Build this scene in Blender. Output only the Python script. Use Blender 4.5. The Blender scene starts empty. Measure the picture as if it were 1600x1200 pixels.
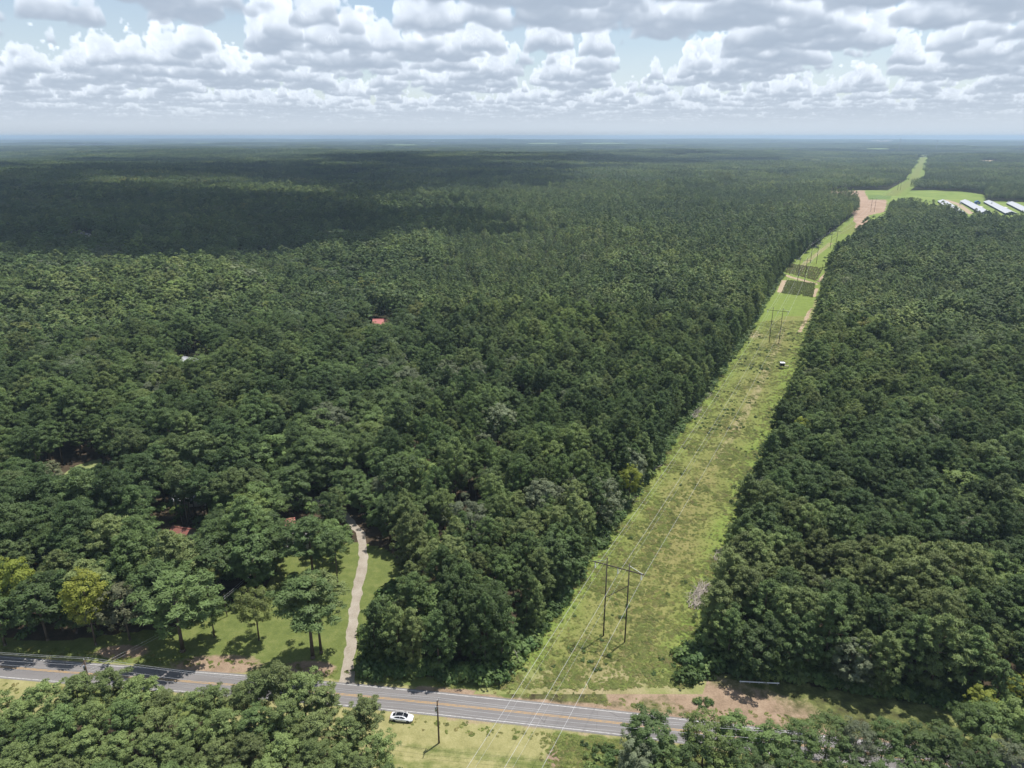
import bpy, math, random
import numpy as np
from mathutils import Vector, Matrix

R = math.radians
random.seed(7)
rng = np.random.default_rng(11)
S = bpy.context.scene
COL = S.collection

# ------------------------------------------------------------------ camera, sky, sun, exposure
FPX, CAM_H = 1109.0, 115.0
PITCH = math.atan((600 - 213) / FPX)
cam = bpy.data.cameras.new('camera')
cam.sensor_fit = 'HORIZONTAL'; cam.sensor_width = 36.0
cam.lens = 36.0 * FPX / 1600.0
cam.clip_start = 1.0; cam.clip_end = 90000.0
cam_o = bpy.data.objects.new('camera', cam); COL.objects.link(cam_o)
cam_o.location = (0, 0, CAM_H)
cam_o.rotation_euler = (math.pi / 2 - PITCH, 0, 0)
S.camera = cam_o

SUN_EL, SUN_AZ = 70.0, 46.0          # azimuth clockwise from +Y
sd = bpy.data.lights.new('sun', 'SUN'); sd.energy = 4.9; sd.angle = R(0.53); sd.color = (1.0, 0.955, 0.89)
so = bpy.data.objects.new('sun', sd); COL.objects.link(so)
sun_dir = Vector((math.sin(R(SUN_AZ)) * math.cos(R(SUN_EL)), math.cos(R(SUN_AZ)) * math.cos(R(SUN_EL)), math.sin(R(SUN_EL))))
so.rotation_euler = sun_dir.to_track_quat('Z', 'Y').to_euler()
so.location = (0, 0, 400)

S.view_settings.view_transform = 'Standard'; S.view_settings.look = 'None'
S.view_settings.exposure = 0.25; S.view_settings.gamma = 1.0
S.view_settings.use_curve_mapping = False
S.render.engine = 'CYCLES'
cy = S.cycles
cy.max_bounces = 4; cy.diffuse_bounces = 2; cy.glossy_bounces = 2; cy.transmission_bounces = 2
cy.transparent_max_bounces = 6; cy.volume_bounces = 0
cy.use_adaptive_sampling = True; cy.adaptive_threshold = 0.012
cy.sample_clamp_indirect = 3.0
cy.use_denoising = True
try:
    cy.denoiser = 'OPENIMAGEDENOISE'; cy.denoising_input_passes = 'RGB_ALBEDO_NORMAL'; cy.denoising_prefilter = 'ACCURATE'
except Exception: pass
cy.caustics_reflective = False; cy.caustics_refractive = False

# ---- numpy noise (2-D value noise, periodic)
def lattice(n, seed):
    return np.random.default_rng(seed).random((n, n)).astype(np.float32)
LAT = [lattice(256, 100 + i) for i in range(8)]
def vnoise(x, y, k=0):
    L = LAT[k % 8]
    xi = np.floor(x); yi = np.floor(y)
    fx = (x - xi).astype(np.float32); fy = (y - yi).astype(np.float32)
    xi = xi.astype(np.int64) & 255; yi = yi.astype(np.int64) & 255
    x1 = (xi + 1) & 255; y1 = (yi + 1) & 255
    fx = fx * fx * (3 - 2 * fx); fy = fy * fy * (3 - 2 * fy)
    a = L[xi, yi] * (1 - fx) + L[x1, yi] * fx
    b = L[xi, y1] * (1 - fx) + L[x1, y1] * fx
    return a * (1 - fy) + b * fy
def fbm(x, y, octv=4, k=0, gain=0.5):
    x = np.asarray(x, dtype=np.float64); y = np.asarray(y, dtype=np.float64)
    s = 0.0; a = 1.0; t = 0.0
    for o in range(octv):
        s = s + a * vnoise(x * (2 ** o) + 17.3 * o, y * (2 ** o) + 9.1 * o, k + o)
        t += a; a *= gain
    return s / t
def sstep(a, b, x):
    t = np.clip((x - a) / (b - a), 0, 1)
    return t * t * (3 - 2 * t)

# ---- cloud panorama: cumulus field marched in numpy; front gets most of the resolution
CLOUD_SUN, CLOUD_AMB = 0.56, np.array([0.37, 0.45, 0.565], np.float32)
AZK = 1.5; AZN = 2 * math.atan(AZK * math.pi)
def worley3(n, c, seed):
    """periodic billow volume: 1 at the cell points, falling off between them"""
    pts = np.random.default_rng(seed).random((c, c, c, 3)).astype(np.float32)
    g = (np.arange(n) + 0.5) / n * c
    X, Y, Z = np.meshgrid(g, g, g, indexing='ij'); X = X.astype(np.float32); Y = Y.astype(np.float32); Z = Z.astype(np.float32)
    ix, iy, iz = X.astype(int), Y.astype(int), Z.astype(int)
    best = np.full(X.shape, 9.0, np.float32)
    for a in (-1, 0, 1):
        for b_ in (-1, 0, 1):
            for d in (-1, 0, 1):
                q = pts[(ix + a) % c, (iy + b_) % c, (iz + d) % c]
                r = (ix + a + q[..., 0] - X) ** 2 + (iy + b_ + q[..., 1] - Y) ** 2 + (iz + d + q[..., 2] - Z) ** 2
                best = np.minimum(best, r)
    return 1 - np.sqrt(best)
def worley2(n, c, seed):
    pts = np.random.default_rng(seed).random((c, c, 3)).astype(np.float32)
    g = (np.arange(n) + 0.5) / n * c
    X, Y = np.meshgrid(g, g, indexing='ij'); ix, iy = X.astype(int), Y.astype(int); best = np.full(X.shape, -9.0)
    for a in (-1, 0, 1):
        for b_ in (-1, 0, 1):
            q = pts[(ix + a) % c, (iy + b_) % c]
            r = np.sqrt((ix + a + q[..., 0] - X) ** 2 + (iy + b_ + q[..., 1] - Y) ** 2)
            best = np.maximum(best, 1 - r / (0.55 + 0.75 * q[..., 2]))
    return np.clip(best, 0, 1)
def cloud_panorama(W=2500, Hh=560):
    u = (np.arange(W) + 0.5) / W; v = (np.arange(Hh) + 0.5) / Hh
    az = (np.tan((u - 0.5) * AZN) / AZK).astype(np.float32)
    el = (v * v * (math.pi / 2)).astype(np.float32)
    N = 1024; g = np.arange(N)
    GX, GY = np.meshgrid(g, g, indexing='ij')
    # where cumulus stand (one texel 80 m) and how high their tops reach
    cl = worley2(N, 70, 3)                              # separate cells of convection
    f = 0.30 * cl + 0.42 * fbm(GX / 10.0, GY / 10.0, 4, 1, 0.58) + 0.28 * fbm(GX / 50.0, GY / 50.0, 3, 4)
    f = (f - f.mean()) / f.std() * 0.12 + 0.5
    f = f.astype(np.float32); f2 = fbm(GX / 5.0, GY / 5.0, 2, 3).astype(np.float32)
    n3 = 64
    B = 0.50 * worley3(n3, 4, 5) + 0.31 * worley3(n3, 8, 6) + 0.19 * worley3(n3, 16, 7)
    B = (B - B.min()) / (B.max() - B.min())
    def look2(T, x, y):
        xi = np.floor(x).astype(np.int32); yi = np.floor(y).astype(np.int32)
        fx = x - xi; fy = y - yi
        a = xi & (N - 1); b_ = (xi + 1) & (N - 1); c = yi & (N - 1); d = (yi + 1) & (N - 1)
        return (T[a, c] * (1 - fx) + T[b_, c] * fx) * (1 - fy) + (T[a, d] * (1 - fx) + T[b_, d] * fx) * fy
    Bf = B.ravel()
    def look3(x, y, z):
        xi = np.floor(x).astype(np.int32); yi = np.floor(y).astype(np.int32); zi = np.floor(z).astype(np.int32)
        fx = x - xi; fy = y - yi; fz = z - zi; m = n3 - 1
        x0 = (xi & m) * n3 * n3; x1 = ((xi + 1) & m) * n3 * n3; y0 = (yi & m) * n3; y1 = ((yi + 1) & m) * n3; z0 = zi & m; z1 = (zi + 1) & m
        a = (Bf[x0 + y0 + z0] * (1 - fx) + Bf[x1 + y0 + z0] * fx) * (1 - fy) + (Bf[x0 + y1 + z0] * (1 - fx) + Bf[x1 + y1 + z0] * fx) * fy
        c = (Bf[x0 + y0 + z1] * (1 - fx) + Bf[x1 + y0 + z1] * fx) * (1 - fy) + (Bf[x0 + y1 + z1] * (1 - fx) + Bf[x1 + y1 + z1] * fx) * fy
        return a * (1 - fz) + c * fz
    hz = np.array([0.545, 0.61, 0.685], np.float32)
    Z0, TM = 1.05, 0.88
    out = np.zeros((Hh, W, 4), np.float32)
    def march(r0, r1, c0, c1, NS):
        AZ, EL = np.meshgrid(az[c0:c1], el[r0:r1]); shp = AZ.shape
        AZ = AZ.ravel(); EL = EL.ravel()
        dx = np.sin(AZ) * np.cos(EL); dy = np.cos(AZ) * np.cos(EL); dz = np.maximum(np.sin(EL), 0.004)
        Tr = np.ones(AZ.shape, np.float32); Cc = np.zeros(AZ.shape + (3,), np.float32)
        jit = 0.6 * (rng.random(AZ.shape).astype(np.float32) - 0.5)
        act = np.arange(len(AZ))
        for k in range(NS):
            if k % 6 == 0: act = act[Tr[act] > 0.02]
            h = ((k + 0.5 + jit[act]) / NS).astype(np.float32)
            z = Z0 + TM * h; t = z / dz[act]
            x = dx[act] * t; y = dy[act] * t
            base = look2(f, (x + 33.0) / CELL, (y + 61.0) / CELL)
            top = np.clip((base - COV) / 0.24, 0, 1) ** 0.75
            ok = top > h - 0.5; ok &= top > 0
            i = act[ok]
            if len(i) == 0: continue
            h = h[ok]; z = z[ok]; x = x[ok]; y = y[ok]; top = top[ok]
            far = np.sqrt(x * x + y * y)
            h = h - (0.16 * look2(f2, x / 0.3, y / 0.3)).astype(np.float32) + .02
            bil = look3(x / 0.024, y / 0.024, z / 0.020)
            edge = top + (bil - 0.50) * 1.1 * (0.45 + 0.55 * sstep(0, .3, h)) * sstep(0.0, 0.3, top) - h
            dens = np.clip(edge / 0.11, 0, 1) * sstep(0.04, 0.16, top + (bil - .5) * .22) * sstep(-0.02, 0.05, h + (bil - .5) * .16)
            step = np.minimum(TM / NS / dz[i], 0.6)
            al = 1 - np.exp(-dens * step * 17.0)
            lit = np.exp(-np.maximum(edge - 0.04, 0) * 2.2) * (0.30 + 1.2 * bil)
            lit *= sstep(-0.05, 0.20, h + (bil - .5) * .2)
            col = CLOUD_AMB * (0.9 + 0.3 * h)[..., None] + CLOUD_SUN * lit[..., None] * np.array([1.0, 0.985, 0.955], np.float32)
            fade = (1 - np.exp(-(far / 42.0) ** 1.6))[..., None]
            col = col * (1 - fade) + hz * fade
            Cc[i] += (Tr[i] * al)[..., None] * col
            Tr[i] *= 1 - al
        # thin high veil behind the heaps
        vx = np.sin(AZ) / np.tan(np.maximum(EL, .004)) * 7.0; vy = np.cos(AZ) / np.tan(np.maximum(EL, .004)) * 7.0
        va = 0.02 + 0.22 * sstep(0.38, 0.62, fbm(vx / 30.0 + 3, vy / 30.0 + 8, 4, 2))
        va = np.clip(va + 1.05 * np.exp(-EL / 0.065), 0, 1).astype(np.float32)
        Cc += (Tr * va)[..., None] * np.array([0.63, 0.71, 0.79], np.float32); Tr *= 1 - va
        out[r0:r1, c0:c1, :3] = Cc.reshape(shp + (3,)); out[r0:r1, c0:c1, 3] = (1 - Tr).reshape(shp)
    cut = int(Hh * math.sqrt(13.0 / 90.0))
    ca = int(W * 0.17); cb_ = W - ca
    march(0, cut, ca, cb_, 170); march(0, cut, 0, ca, 24); march(0, cut, cb_, W, 24); march(cut, Hh, 0, W, 18)
    img = bpy.data.images.new('sky_clouds', W, Hh, alpha=True, float_buffer=True)
    img.colorspace_settings.name = 'Non-Color'
    img.alpha_mode = 'CHANNEL_PACKED'
    img.pixels.foreach_set(out.ravel()); img.update(); img.pack()
    return img
CELL, COV = 0.076, 0.562

world = bpy.data.worlds.new('World'); S.world = world; world.use_nodes = True
nt = world.node_tree; nt.nodes.clear()
class NB:
    """small node-tree helper"""
    def __init__(s, t): s.t = t
    def n(s, typ, **kw):
        nd = s.t.nodes.new(typ)
        for k, v in kw.items(): setattr(nd, k, v)
        return nd
    def put(s, sock, v):
        if isinstance(v, bpy.types.NodeSocket): s.t.links.new(v, sock)
        elif v is not None: sock.default_value = v
    def m(s, op, a, b=None, c=None):
        nd = s.n('ShaderNodeMath', operation=op)
        s.put(nd.inputs[0], a); s.put(nd.inputs[1], b)
        if c is not None: s.put(nd.inputs[2], c)
        return nd.outputs[0]
    def mix(s, f, a, b, mode='MIX'):
        nd = s.n('ShaderNodeMix', data_type='RGBA', blend_type=mode)
        s.put(nd.inputs[0], f); s.put(nd.inputs[6], col4(a)); s.put(nd.inputs[7], col4(b))
        return nd.outputs[2]
    def noise(s, vec, scale, detail=4, rough=0.55, out='Fac', lac=2.0):
        nd = s.n('ShaderNodeTexNoise')
        if vec is not None: s.put(nd.inputs['Vector'], vec)
        nd.inputs['Scale'].default_value = scale; nd.inputs['Detail'].default_value = detail
        nd.inputs['Roughness'].default_value = rough
        return nd.outputs[0] if out == 'Fac' else nd.outputs[1]
    def ramp(s, f, stops, interp='LINEAR'):
        nd = s.n('ShaderNodeValToRGB'); cr = nd.color_ramp; cr.interpolation = interp
        while len(cr.elements) < len(stops): cr.elements.new(0.5)
        for e, (p, c) in zip(cr.elements, stops): e.position = p; e.color = col4(c)
        s.put(nd.inputs[0], f); return nd.outputs[0]
    def attr(s, name, out=2):
        nd = s.n('ShaderNodeAttribute'); nd.attribute_name = name; return nd.outputs[out]
def col4(c):
    if isinstance(c, (tuple, list)): return (*c[:3], 1.0)
    if isinstance(c, (int, float)): return (c, c, c, 1.0)
    return c

b = NB(nt)
sky = b.n('ShaderNodeTexSky', sky_type='NISHITA'); sky.sun_disc = False
sky.sun_elevation = R(SUN_EL); sky.sun_rotation = R(SUN_AZ); sky.altitude = 200; sky.air_density = 1.0; sky.dust_density = 0.5; sky.ozone_density = 1.2
SKY_STR = 0.10
tc = b.n('ShaderNodeTexCoord'); sp = b.n('ShaderNodeSeparateXYZ'); nt.links.new(tc.outputs['Generated'], sp.inputs[0])
az = b.m('ARCTAN2', sp.outputs[0], sp.outputs[1])
uu = b.m('ADD', b.m('DIVIDE', b.m('ARCTANGENT', b.m('MULTIPLY', az, AZK)), AZN), 0.5)
el = b.m('MAXIMUM', b.m('ARCSINE', sp.outputs[2]), 0.0002)
vv = b.m('SQRT', b.m('DIVIDE', el, math.pi / 2))
cb = b.n('ShaderNodeCombineXYZ'); nt.links.new(uu, cb.inputs[0]); nt.links.new(vv, cb.inputs[1])
it = b.n('ShaderNodeTexImage', extension='EXTEND', interpolation='Linear'); it.image = cloud_panorama()
nt.links.new(cb.outputs[0], it.inputs[0])
skyc = b.mix(1.0, sky.outputs[0], (SKY_STR,) * 3, 'MULTIPLY')
inv = b.m('SUBTRACT', 1.0, it.outputs[1])
iv = b.n('ShaderNodeCombineColor'); [nt.links.new(inv, iv.inputs[i]) for i in range(3)]
skyp = b.mix(1.0, skyc, iv.outputs[0], 'MULTIPLY')
tot = b.mix(1.0, skyp, it.outputs[0], 'ADD')
bg = b.n('ShaderNodeBackground'); nt.links.new(tot, bg.inputs[0]); bg.inputs[1].default_value = 1.0
wo = b.n('ShaderNodeOutputWorld'); nt.links.new(bg.outputs[0], wo.inputs[0])

# ------------------------------------------------------------------ helpers
def unproj(px, py, z=0.0):
    """ground point under a photo pixel (1600 x 1200)"""
    a = (py - 600) / FPX; q = (px - 800) / FPX
    dy = math.cos(PITCH) - a * math.sin(PITCH); dz = -math.sin(PITCH) - a * math.cos(PITCH)
    t = (z - CAM_H) / dz
    return q * t, dy * t
def proj(x, y, z):
    zz = z - CAM_H
    dep = y * math.cos(PITCH) - zz * math.sin(PITCH)
    up = y * math.sin(PITCH) + zz * math.cos(PITCH)
    return 800 + FPX * x / dep, 600 - FPX * up / dep
def in_poly(x, y, poly):
    x = np.asarray(x); y = np.asarray(y); r = np.zeros(x.shape, bool)
    n = len(poly)
    for i in range(n):
        x0, y0 = poly[i]; x1, y1 = poly[(i + 1) % n]
        c = ((y0 > y) != (y1 > y))
        r ^= c & (x < (x1 - x0) * (y - y0) / ((y1 - y0) or 1e-9) + x0)
    return r
def dist_line(x, y, pts):
    x = np.asarray(x, float); y = np.asarray(y, float); d = np.full(x.shape, 1e9)
    for (x0, y0), (x1, y1) in zip(pts, pts[1:]):
        L2 = (x1 - x0) ** 2 + (y1 - y0) ** 2
        t = np.clip(((x - x0) * (x1 - x0) + (y - y0) * (y1 - y0)) / L2, 0, 1)
        d = np.minimum(d, np.hypot(x - x0 - t * (x1 - x0), y - y0 - t * (y1 - y0)))
    return d

def mat(name, base, rough=0.9, spec=0.2, metal=0.0, emit=None, builder=None, bump=None):
    m = bpy.data.materials.new(name); m.use_nodes = True
    t = m.node_tree; p = t.nodes['Principled BSDF']; nb = NB(t)
    p.inputs['Roughness'].default_value = rough; p.inputs['Metallic'].default_value = metal
    p.inputs['Specular IOR Level'].default_value = spec
    c = builder(nb) if builder else col4(base)
    if isinstance(c, tuple) and len(c) == 2 and isinstance(c[0], bpy.types.NodeSocket):
        c, bh = c
        bp = nb.n('ShaderNodeBump'); bp.inputs['Strength'].default_value = bump or 0.4; bp.inputs['Distance'].default_value = 0.3
        t.links.new(bh, bp.inputs['Height']); t.links.new(bp.outputs[0], p.inputs['Normal'])
    nb.put(p.inputs['Base Color'], c)
    return m
def worn(base, amt=0.35, scale=1.5, dirt=(0.12, 0.1, 0.08), stretch=None):
    """base colour with streaky wear, in object space"""
    def f(nb):
        tcn = nb.n('ShaderNodeTexCoord'); v = tcn.outputs['Object']
        if stretch:
            mp = nb.n('ShaderNodeMapping'); mp.inputs['Scale'].default_value = stretch
            nb.t.links.new(v, mp.inputs[0]); v = mp.outputs[0]
        n1 = nb.noise(v, scale, 5, 0.65)
        return nb.mix(nb.ramp(n1, [(0.35, 0.0), (0.75, amt)]), base, dirt)
    return f

def link(o, parent=None):
    COL.objects.link(o)
    if parent is not None: o.parent = parent
    return o
def tag(o, label=None, cat=None, group=None, kind=None):
    for k, v in (('label', label), ('category', cat), ('group', group), ('kind', kind)):
        if v: o[k] = v
    return o
def empty(name, loc, rz=0.0):
    o = bpy.data.objects.new(name, None); o.location = loc; o.rotation_euler = (0, 0, rz)
    o.empty_display_size = 0.5
    return link(o)
def mesh_np(name, verts, faces, mats, smooth=False, fmat=None):
    me = bpy.data.meshes.new(name)
    verts = np.asarray(verts, np.float32)
    if isinstance(faces, np.ndarray):
        n, k = faces.shape
        me.vertices.add(len(verts)); me.vertices.foreach_set('co', verts.ravel())
        me.loops.add(n * k); me.loops.foreach_set('vertex_index', faces.astype(np.int32).ravel())
        me.polygons.add(n); me.polygons.foreach_set('loop_start', np.arange(0, n * k, k, dtype=np.int32))
        me.update(calc_edges=True)
    else:
        me.from_pydata([tuple(map(float, v)) for v in verts], [], [tuple(f) for f in faces]); me.update()
    for m in (mats if isinstance(mats, (list, tuple)) else [mats]): me.materials.append(m)
    if fmat is not None: me.polygons.foreach_set('material_index', np.asarray(fmat, np.int32))
    if smooth: me.polygons.foreach_set('use_smooth', np.ones(len(me.polygons), bool))
    return me
class MB:
    """collects boxes, tubes, prisms; build() links them as one mesh"""
    def __init__(s): s.v = []; s.f = []
    def add(s, vs, fs):
        o = len(s.v); s.v += [tuple(p) for p in vs]; s.f += [tuple(i + o for i in f) for f in fs]; return s
    def box(s, x0, x1, y0, y1, z0, z1, M=None):
        vs = [(x, y, z) for z in (z0, z1) for y in (y0, y1) for x in (x0, x1)]
        if M is not None: vs = [M @ Vector(p) for p in vs]
        return s.add(vs, [(0, 2, 3, 1), (4, 5, 7, 6), (0, 1, 5, 4), (2, 6, 7, 3), (0, 4, 6, 2), (1, 3, 7, 5)])
    def tube(s, pts, r0, r1=None, n=8, cap=True):
        pts = [Vector(p) for p in pts]; r1 = r0 if r1 is None else r1
        vs = []; m = len(pts)
        for i, p in enumerate(pts):
            d = (pts[min(i + 1, m - 1)] - pts[max(i - 1, 0)]).normalized()
            a = d.cross(Vector((0, 0, 1)) if abs(d.z) < 0.9 else Vector((1, 0, 0))).normalized(); c = d.cross(a)
            r = r0 + (r1 - r0) * i / max(1, m - 1)
            vs += [p + (a * math.cos(2 * math.pi * j / n) + c * math.sin(2 * math.pi * j / n)) * r for j in range(n)]
        fs = [(i * n + j, i * n + (j + 1) % n, (i + 1) * n + (j + 1) % n, (i + 1) * n + j) for i in range(m - 1) for j in range(n)]
        if cap: fs += [tuple(range(n))[::-1], tuple((m - 1) * n + j for j in range(n))]
        return s.add(vs, fs)
    def build(s, name, m, parent=None, smooth=False, bevel=0.0):
        me = mesh_np(name, s.v, s.f, m, smooth)
        o = link(bpy.data.objects.new(name, me), parent)
        if bevel:
            bv = o.modifiers.new('bevel', 'BEVEL'); bv.width = bevel; bv.segments = 2; bv.limit_method = 'ANGLE'
        return o
def copy_tree(root, loc, rz=None, label=None):
    r = root.copy(); COL.objects.link(r); r.location = loc
    if rz is not None: r.rotation_euler = (0, 0, rz)
    if label: r['label'] = label
    for ch in list(root.children):
        c = ch.copy(); COL.objects.link(c); c.parent = r
        for gch in ch.children:
            d = gch.copy(); COL.objects.link(d); d.parent = c
    return r

# ------------------------------------------------------------------ the plan
ROWC = [(-150, -200), (16.6, 126), (24.5, 142), (154, 402), (243, 592), (289, 680), (350, 780), (581, 1172), (870, 1650), (1090, 2000), (2616, 4729), (4200, 7560)]
RY = np.array([p[1] for p in ROWC]); RX = np.array([p[0] for p in ROWC])
def rowx(y): return np.interp(y, RY, RX)
ROADC = [(-700, 215), (-300, 157), (-117, 132.3), (-60, 126.6), (-30, 123.2), (13, 117.3), (40, 113.2), (90, 105.0), (300, 62), (700, -40)]
QX = np.array([p[0] for p in ROADC]); QY = np.array([p[1] for p in ROADC])
# smooth road centre line
_xs = np.linspace(-700, 700, 561)
_ys = np.interp(_xs, QX, QY)
_k = np.hanning(25); _k /= _k.sum()
_ysm = np.convolve(np.pad(_ys, 12, mode='reflect', reflect_type='odd'), _k, 'valid')
def roady(x): return np.interp(x, _xs, _ysm)
DRIVE = [(-36.2, 123), (-37.0, 128), (-38.6, 140), (-40.2, 150), (-41.3, 160), (-42.5, 175), (-46, 190), (-56, 205), (-72, 214)]
YARD = [(-200, 146), (-150, 138), (-60, 129.5), (-38, 127), (-33, 128), (-34, 146), (-29, 150), (-29, 172), (-37, 182), (-48, 186), (-58, 178), (-64, 190), (-70, 178), (-66, 164), (-68, 156), (-82, 147), (-110, 141), (-200, 150)]
POND = [unproj(*p) for p in ((98, 744), (118, 728), (158, 716), (160, 735), (135, 750), (105, 756))]
FIELD_G = [unproj(*p) for p in ((1262, 299), (1352, 297), (1415, 298), (1455, 297), (1500, 299), (1537, 304), (1540, 314), (1600, 316), (1640, 318))] + \
          [unproj(*p, 21) for p in ((1640, 336), (1600, 331), (1575, 334), (1540, 330), (1512, 336), (1492, 326), (1470, 314), (1450, 312), (1422, 304), (1395, 306), (1384, 332), (1345, 352))] + \
          [unproj(*p) for p in ((1338, 320), (1300, 315))]
def row_clear(x, y):
    c = rowx(y); w = np.where(np.asarray(y) < 900, 20.0, 19.0)
    return (x > c - w) & (x < c + w + 2.5) & (y > 108)
def terrain(x, y):
    x = np.asarray(x, float); y = np.asarray(y, float)
    r = np.hypot(x, y); ang = np.arctan2(x, np.maximum(y, 1.0))
    flat = np.where((ang > 0.28) & (y > 0), sstep(2200, 4200, r), sstep(500, 2200, r))
    fl2 = sstep(0.10, 0.28, np.clip(0.38 - ang, 0, 1))
    a = np.where(y > 0, np.maximum(flat, fl2 * sstep(500, 2200, r)), sstep(500, 2200, r))
    h = (fbm(x / 1500.0 + 31.2, y / 1100.0 + 7.7, 3, 2) - 0.47) * 62.0 + (fbm(x / 420.0, y / 420.0 + 3, 2, 5) - 0.5) * 10.0
    far = sstep(9000, 22000, r) * (fbm(x / 6000.0, y / 4000.0, 2, 6) - 0.4) * 110.0
    return np.clip(a * h + far, -34, 62)

# ------------------------------------------------------------------ materials
def ground_mix(nb):
    """forest floor, lawn, dry grass, clay by the sheet's attributes; breakup by noise"""
    geo = nb.n('ShaderNodeNewGeometry'); P_ = geo.outputs['Position']
    big = nb.noise(P_, 0.035, 4); mid = nb.noise(P_, 0.35, 5, 0.65); fine = nb.noise(P_, 2.6, 4, 0.7)
    mf = nb.m('ADD', nb.m('MULTIPLY', mid, 0.6), nb.m('MULTIPLY', fine, 0.4))
    floor = nb.ramp(mf, [(0.3, (0.028, 0.027, 0.015)), (0.5, (0.062, 0.047, 0.03)), (0.7, (0.115, 0.085, 0.056))])
    lawn = nb.ramp(mf, [(0.3, (0.075, 0.10, 0.028)), (0.5, (0.125, 0.155, 0.045)), (0.7, (0.20, 0.21, 0.075))])
    dry = nb.ramp(mf, [(0.3, (0.175, 0.17, 0.066)), (0.5, (0.27, 0.255, 0.112)), (0.72, (0.37, 0.335, 0.17))])
    clay = nb.ramp(mf, [(0.3, (0.155, 0.112, 0.078)), (0.5, (0.265, 0.192, 0.133)), (0.72, (0.39, 0.298, 0.215))])
    def w(name, j=0.55):
        a = nb.attr(name)
        k = nb.m('ADD', a, nb.m('MULTIPLY', nb.m('SUBTRACT', nb.m('ADD', nb.m('MULTIPLY', mid, .55), nb.m('MULTIPLY', big, .45)), 0.5), j * 2))
        return nb.ramp(k, [(0.36, 0.0), (0.64, 1.0)])
    c = nb.mix(w('lawn'), floor, lawn)
    c = nb.mix(w('dry'), c, dry)
    c = nb.mix(w('clay', 0.8), c, clay)
    return (c, mf)
M_GROUND = mat('grassland_ground', None, 0.95, 0.1, builder=ground_mix, bump=0.5)
def terrain_c(nb):
    geo = nb.n('ShaderNodeNewGeometry'); P_ = geo.outputs['Position']
    a = nb.noise(P_, 0.02, 5, 0.65); f = nb.noise(P_, 0.6, 3, 0.7)
    c = nb.ramp(nb.m('ADD', nb.m('MULTIPLY', a, .5), nb.m('MULTIPLY', f, .5)), [(0.3, (0.018, 0.022, 0.012)), (0.52, (0.036, 0.036, 0.02)), (0.72, (0.065, 0.055, 0.033))])
    return c
M_TERR = mat('forest_floor', None, 1.0, 0.0, builder=terrain_c)
def row_c(nb):
    geo = nb.n('ShaderNodeNewGeometry'); P_ = geo.outputs['Position']
    big = nb.noise(P_, 0.045, 4, 0.6); mid = nb.noise(P_, 0.22, 5, 0.65); fine = nb.noise(P_, 1.7, 4, 0.75)
    mf = nb.m('ADD', nb.m('MULTIPLY', mid, 0.45), nb.m('MULTIPLY', fine, 0.55))
    weeds = nb.ramp(mf, [(0.28, (0.105, 0.132, 0.036)), (0.5, (0.17, 0.195, 0.055)), (0.72, (0.245, 0.245, 0.088))])
    lush = nb.ramp(mf, [(0.28, (0.10, 0.145, 0.032)), (0.5, (0.165, 0.22, 0.05)), (0.72, (0.24, 0.285, 0.08))])
    brown = nb.ramp(mf, [(0.28, (0.125, 0.122, 0.042)), (0.5, (0.20, 0.19, 0.07)), (0.72, (0.285, 0.255, 0.112))])
    soil = nb.ramp(mf, [(0.28, (0.21, 0.175, 0.095)), (0.5, (0.30, 0.255, 0.145)), (0.72, (0.41, 0.35, 0.225))])
    def w(name, j):
        k = nb.m('ADD', nb.attr(name), nb.m('MULTIPLY', nb.m('SUBTRACT', nb.m('ADD', nb.m('MULTIPLY', mid, .5), nb.m('MULTIPLY', big, .5)), 0.5), j * 2))
        return nb.ramp(k, [(0.18, 0.0), (0.82, 1.0)])
    c = nb.mix(w('lush', 0.9), weeds, lush)
    c = nb.mix(w('brown', 1.0), c, brown)
    c = nb.mix(w('soil', 0.7), c, soil)
    return (c, mf)
M_ROW = mat('cut_grass', None, 0.95, 0.1, builder=row_c, bump=0.8)
def asphalt_c(nb):
    geo = nb.n('ShaderNodeNewGeometry'); P_ = geo.outputs['Position']
    a = nb.noise(P_, 0.12, 4, 0.6); f = nb.noise(P_, 5.0, 3, 0.7)
    mp = nb.n('ShaderNodeMapping'); mp.inputs['Rotation'].default_value = (0, 0, R(6.8)); mp.inputs['Scale'].default_value = (0.03, 1.3, 1)
    nb.t.links.new(P_, mp.inputs[0])
    st = nb.noise(mp.outputs[0], 1.0, 4, 0.6)
    k = nb.m('ADD', nb.m('ADD', nb.m('MULTIPLY', a, .3), nb.m('MULTIPLY', f, .25)), nb.m('MULTIPLY', st, .45))
    c = nb.ramp(k, [(0.32, (0.145, 0.136, 0.134)), (0.5, (0.185, 0.175, 0.171)), (0.68, (0.225, 0.212, 0.205))])
    vo = nb.n('ShaderNodeTexVoronoi', feature='DISTANCE_TO_EDGE'); nb.put(vo.inputs['Vector'], P_); vo.inputs['Scale'].default_value = 0.16
    cr = nb.ramp(vo.outputs[0], [(0.0, 1.0), (0.012, 0.0)])
    return nb.mix(nb.m('MULTIPLY', cr, nb.ramp(a, [(0.45, 0.0), (0.6, 0.55)])), c, (0.05, 0.047, 0.045))
M_ASPH = mat('asphalt', None, 0.88, 0.25, builder=asphalt_c)
def paint(base):
    def f(nb):
        geo = nb.n('ShaderNodeNewGeometry')
        n_ = nb.noise(geo.outputs['Position'], 1.6, 5, 0.75)
        return nb.mix(nb.ramp(n_, [(0.38, 0.1), (0.66, 0.85)]), base, (0.2, 0.185, 0.17))
    return f
M_WHITE = mat('road_paint_white', None, 0.7, 0.3, builder=paint((0.62, 0.62, 0.60)))
M_YELLOW = mat('road_paint_yellow', None, 0.7, 0.3, builder=paint((0.50, 0.29, 0.075)))
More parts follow.
